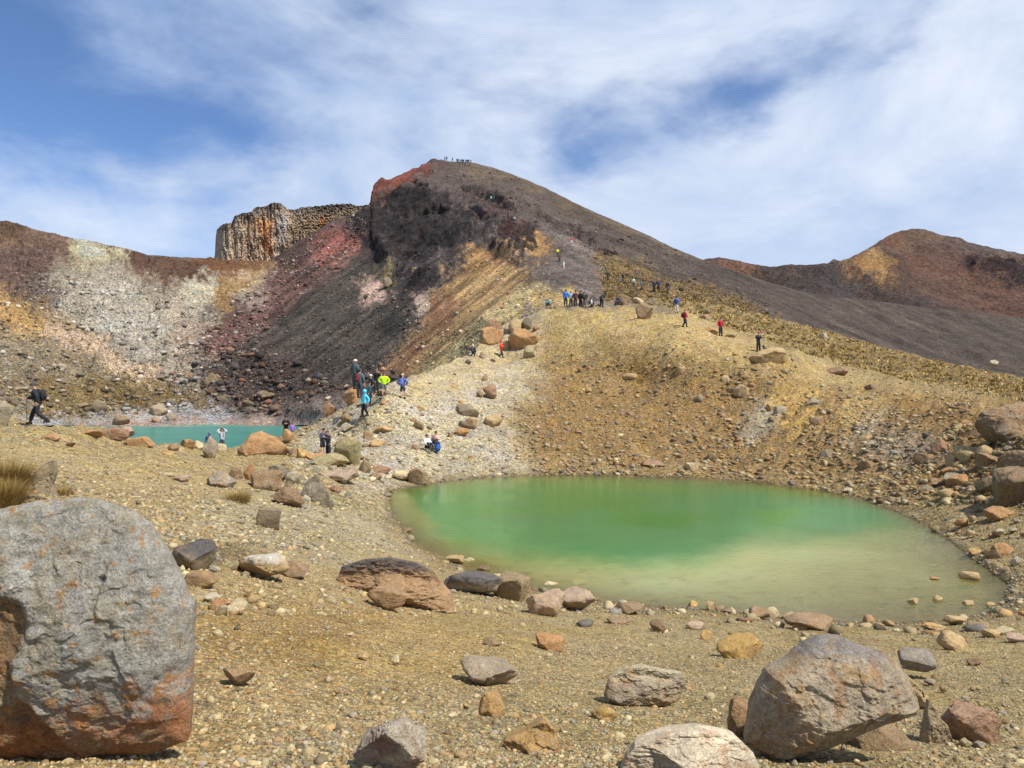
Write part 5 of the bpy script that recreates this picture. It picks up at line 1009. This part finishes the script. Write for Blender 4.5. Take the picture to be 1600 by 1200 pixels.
person(783, 559, 27, 'person in bright orange red coat and dark trousers walking in front of the boulder pile', (240,74,40), (50,44,46), 'walk', 'front', 1.2, 'hood', (200,90,60), None, stride=0.75)
# ridge crest
g2 = 'hikers lined up on the ridge crest'
person(855, 480, 20, 'seated person with red cap and teal jacket at the left of the ridge crest', (60,130,140), (30,40,44), 'sit', 'knees', 0.4, 'cap', (210,80,70), None)
person(884, 479, 26, 'hiker in bright blue jacket, leftmost standing on the ridge crest', (40,124,220), (34,36,50), 'stand', 'down', 2.8, 'hair', (60,50,50), None, group=g2)
person(892, 480, 24, 'hiker in pale blue grey jacket on the ridge crest', (150,176,190), (50,60,70), 'stand', 'front', 2.9, 'hair', (130,100,80), None, group=g2)
person(899, 479, 25, 'hiker in maroon jacket on the ridge crest', (84,46,56), (44,38,44), 'stand', 'down', 3.0, 'hair', (60,40,40), None, group=g2)
person(907, 479, 25, 'slim hiker all in black left of a larger black figure on the crest', (34,34,38), (38,34,38), 'stand', 'down', 2.4, 'hair', (30,26,26), None, group=g2)
person(913, 480, 25, 'hiker in black with grey trousers in the middle of the crest group', (40,38,42), (90,90,100), 'stand', 'hips', 2.8, 'beanie', (40,36,40), (50,46,50), group=g2)
person(924, 481, 22, 'hiker with white top and black trousers crouching in the crest group', (200,206,214), (34,34,36), 'crouch', 'down', 1.6, 'hair', (50,44,44), (60,56,50), group=g2)
person(940, 480, 27, 'hiker in black bending forward apart from the crest group', (32,34,44), (30,30,34), 'bend', 'down', 2.4, 'hood', (32,34,44), None, lean=0.9)
person(966, 478, 21, 'seated hiker in dark blue beside the low brown rock', (40,60,90), (44,40,44), 'sitrock', 'knees', -0.8, 'beanie', (40,50,70), None)
person(1057, 490, 27, 'hiker with dark vest, light blue sleeve and white trousers', (70,110,190), (214,206,190), 'stand', 'down', 2.8, 'hair', (40,36,40), (40,50,70))
person(1070, 512, 29, 'hiker in red jacket with big dark backpack walking right', (170,44,60), (60,62,66), 'walk', 'swing', 1.6, 'cap', (190,80,70), (36,34,54), stride=0.5)
person(1126, 525, 29, 'hiker in plain dark red jacket on the ridge path', (168,24,48), (46,44,54), 'stand', 'down', 0.3, 'beanie', (70,66,72), None)
person(1185, 546, 31, 'hiker with red cap and navy jacket standing on the tan block', NAVY, (30,32,44), 'stand', 'phone', 0.1, 'cap', (206,66,70), None)
person(1198, 552, 26, 'hiker in dark blue crouching right of the one with red cap', (40,46,74), (30,34,50), 'crouch', 'down', -1.2, 'hood', (50,56,84), None, lean=0.6)
g3 = 'hikers on the grey path above the crest'
for a in [(949, 442, 15, 'hiker in black, leftmost on the grey path with arms at hips', K_, (34,32,34), 'stand', 'hips', 0.2, 'hair', (30,28,28)), (973, 445, 16, 'hiker in black jacket and blue grey trousers on the grey path', K_, (74,84,104), 'stand', 'phone', 0.1, 'beanie', (30,30,30)),
          (990, 449, 14, 'hiker in pale grey green jacket on the grey path', (184,198,196), (60,60,64), 'stand', 'down', 0.3, 'hair', (120,100,90)), (1002, 454, 17, 'hiker in grey purple layers on the grey path', (90,94,116), (52,52,70), 'walk', 'swing', 0.8, 'cap', (120,110,110)),
          (1022, 457, 19, 'hiker in navy, left of a close pair on the grey path', (36,42,60), (28,30,40), 'stand', 'down', 0.2, 'beanie', (60,50,60)), (1029, 456, 20, 'hiker with reddish hat, right of a close pair on the grey path', (56,60,80), (36,36,44), 'stand', 'down', 0.0, 'beanie', (200,110,90)),
          (1043, 457, 18, 'hiker in black with blue trousers at the right end of the grey path', K_, (50,64,96), 'walk', 'front', 0.1, 'hair', (40,34,34)),
          (893, 386, 12, 'hiker with pink red top and white trousers high on the grey path', (196,80,90), (214,200,200), 'stand', 'down', 0.2, 'hair', (60,40,40)), (871, 405, 13, 'hiker in bright yellow jacket on the grey path', (220,216,40), (60,70,60), 'stand', 'down', 0.2, 'cap', (60,90,150)),
          (874, 411, 13, 'hiker in maroon just below the yellow jacket', (110,50,60), (70,40,46), 'stand', 'down', 0.4, 'hair', (60,40,40)), (834, 357, 11, 'lone dark hiker on the path above the lava arch', (50,54,70), (40,42,50), 'stand', 'down', 0.5, 'hair', (40,36,40))]:
    person(*a, sheet=2, group=g3)
g4 = 'tiny hikers high on the volcano'
for px, py, h, lb, j, t_ in [(794, 342, 9, 'tiny dark hiker left of two others above the black crag', (44,46,56), (40,40,44)), (799, 345, 9, 'tiny grey hiker between two others above the black crag', (70,84,96), (50,54,60)), (804, 346, 9, 'tiny hiker with whitish pack above the black crag', (170,180,180), (60,64,60)),
        (767, 306, 9, 'tiny hiker in light green on the upper slope', (130,220,140), (50,60,80)), (771, 307, 9, 'tiny hiker in dark blue beside the light green one', (44,66,110), (34,40,60)), (754, 311, 7, 'tiny grey green hiker on the dark upper ledge', (90,104,104), (60,60,64)),
        (671, 272, 6, 'tiny black hiker under the red crag, left of two', K_, K_), (676, 272, 6, 'tiny black hiker under the red crag, right of two', K_, K_),
        (695, 251, 6, 'tiny hiker at the left end of the summit line', (50,60,80), K_), (698, 251, 7, 'tiny hiker second from the left end of the summit line', (60,80,100), K_), (707, 252, 6, 'lone tiny hiker between the summit pair and the summit crowd', (70,80,100), K_)]:
    person(px, py, h, lb, j, t_, sheet=2, group=g4)
for i in range(15):
    x = 714+i*1.55+rnd.uniform(-.3, .3); person(x, 254+i*0.18+(4 if i % 5 == 3 else 0), 6, 'tiny figure in the crowd lined up on the summit', rnd.choice([(50,60,84), (40,44,56), (70,80,100), (120,60,60), (60,70,80), (150,160,170)]), (40,42,50), sheet=2, group='crowd on the summit', yaw=rnd.uniform(-1, 1))
flush()
def marker():
    p = sheet2_point(881, 425)[0]; o = bpy.data.objects.new('trail_marker', None); C.objects.link(o); o.location = p; tag(o, 'thin white marker post on the grey path', 'trail marker')
    MB().add(tube([(0, 0, -.1), (0, 0, 1.3)], [.07, .07], 8)).build('post', cloth((226,224,220)), o); MB().add(tube([(0, 0, 1.3), (0, 0, 1.42)], [.075, .05], 8)).build('cap', cloth((200,190,180)), o)
marker()
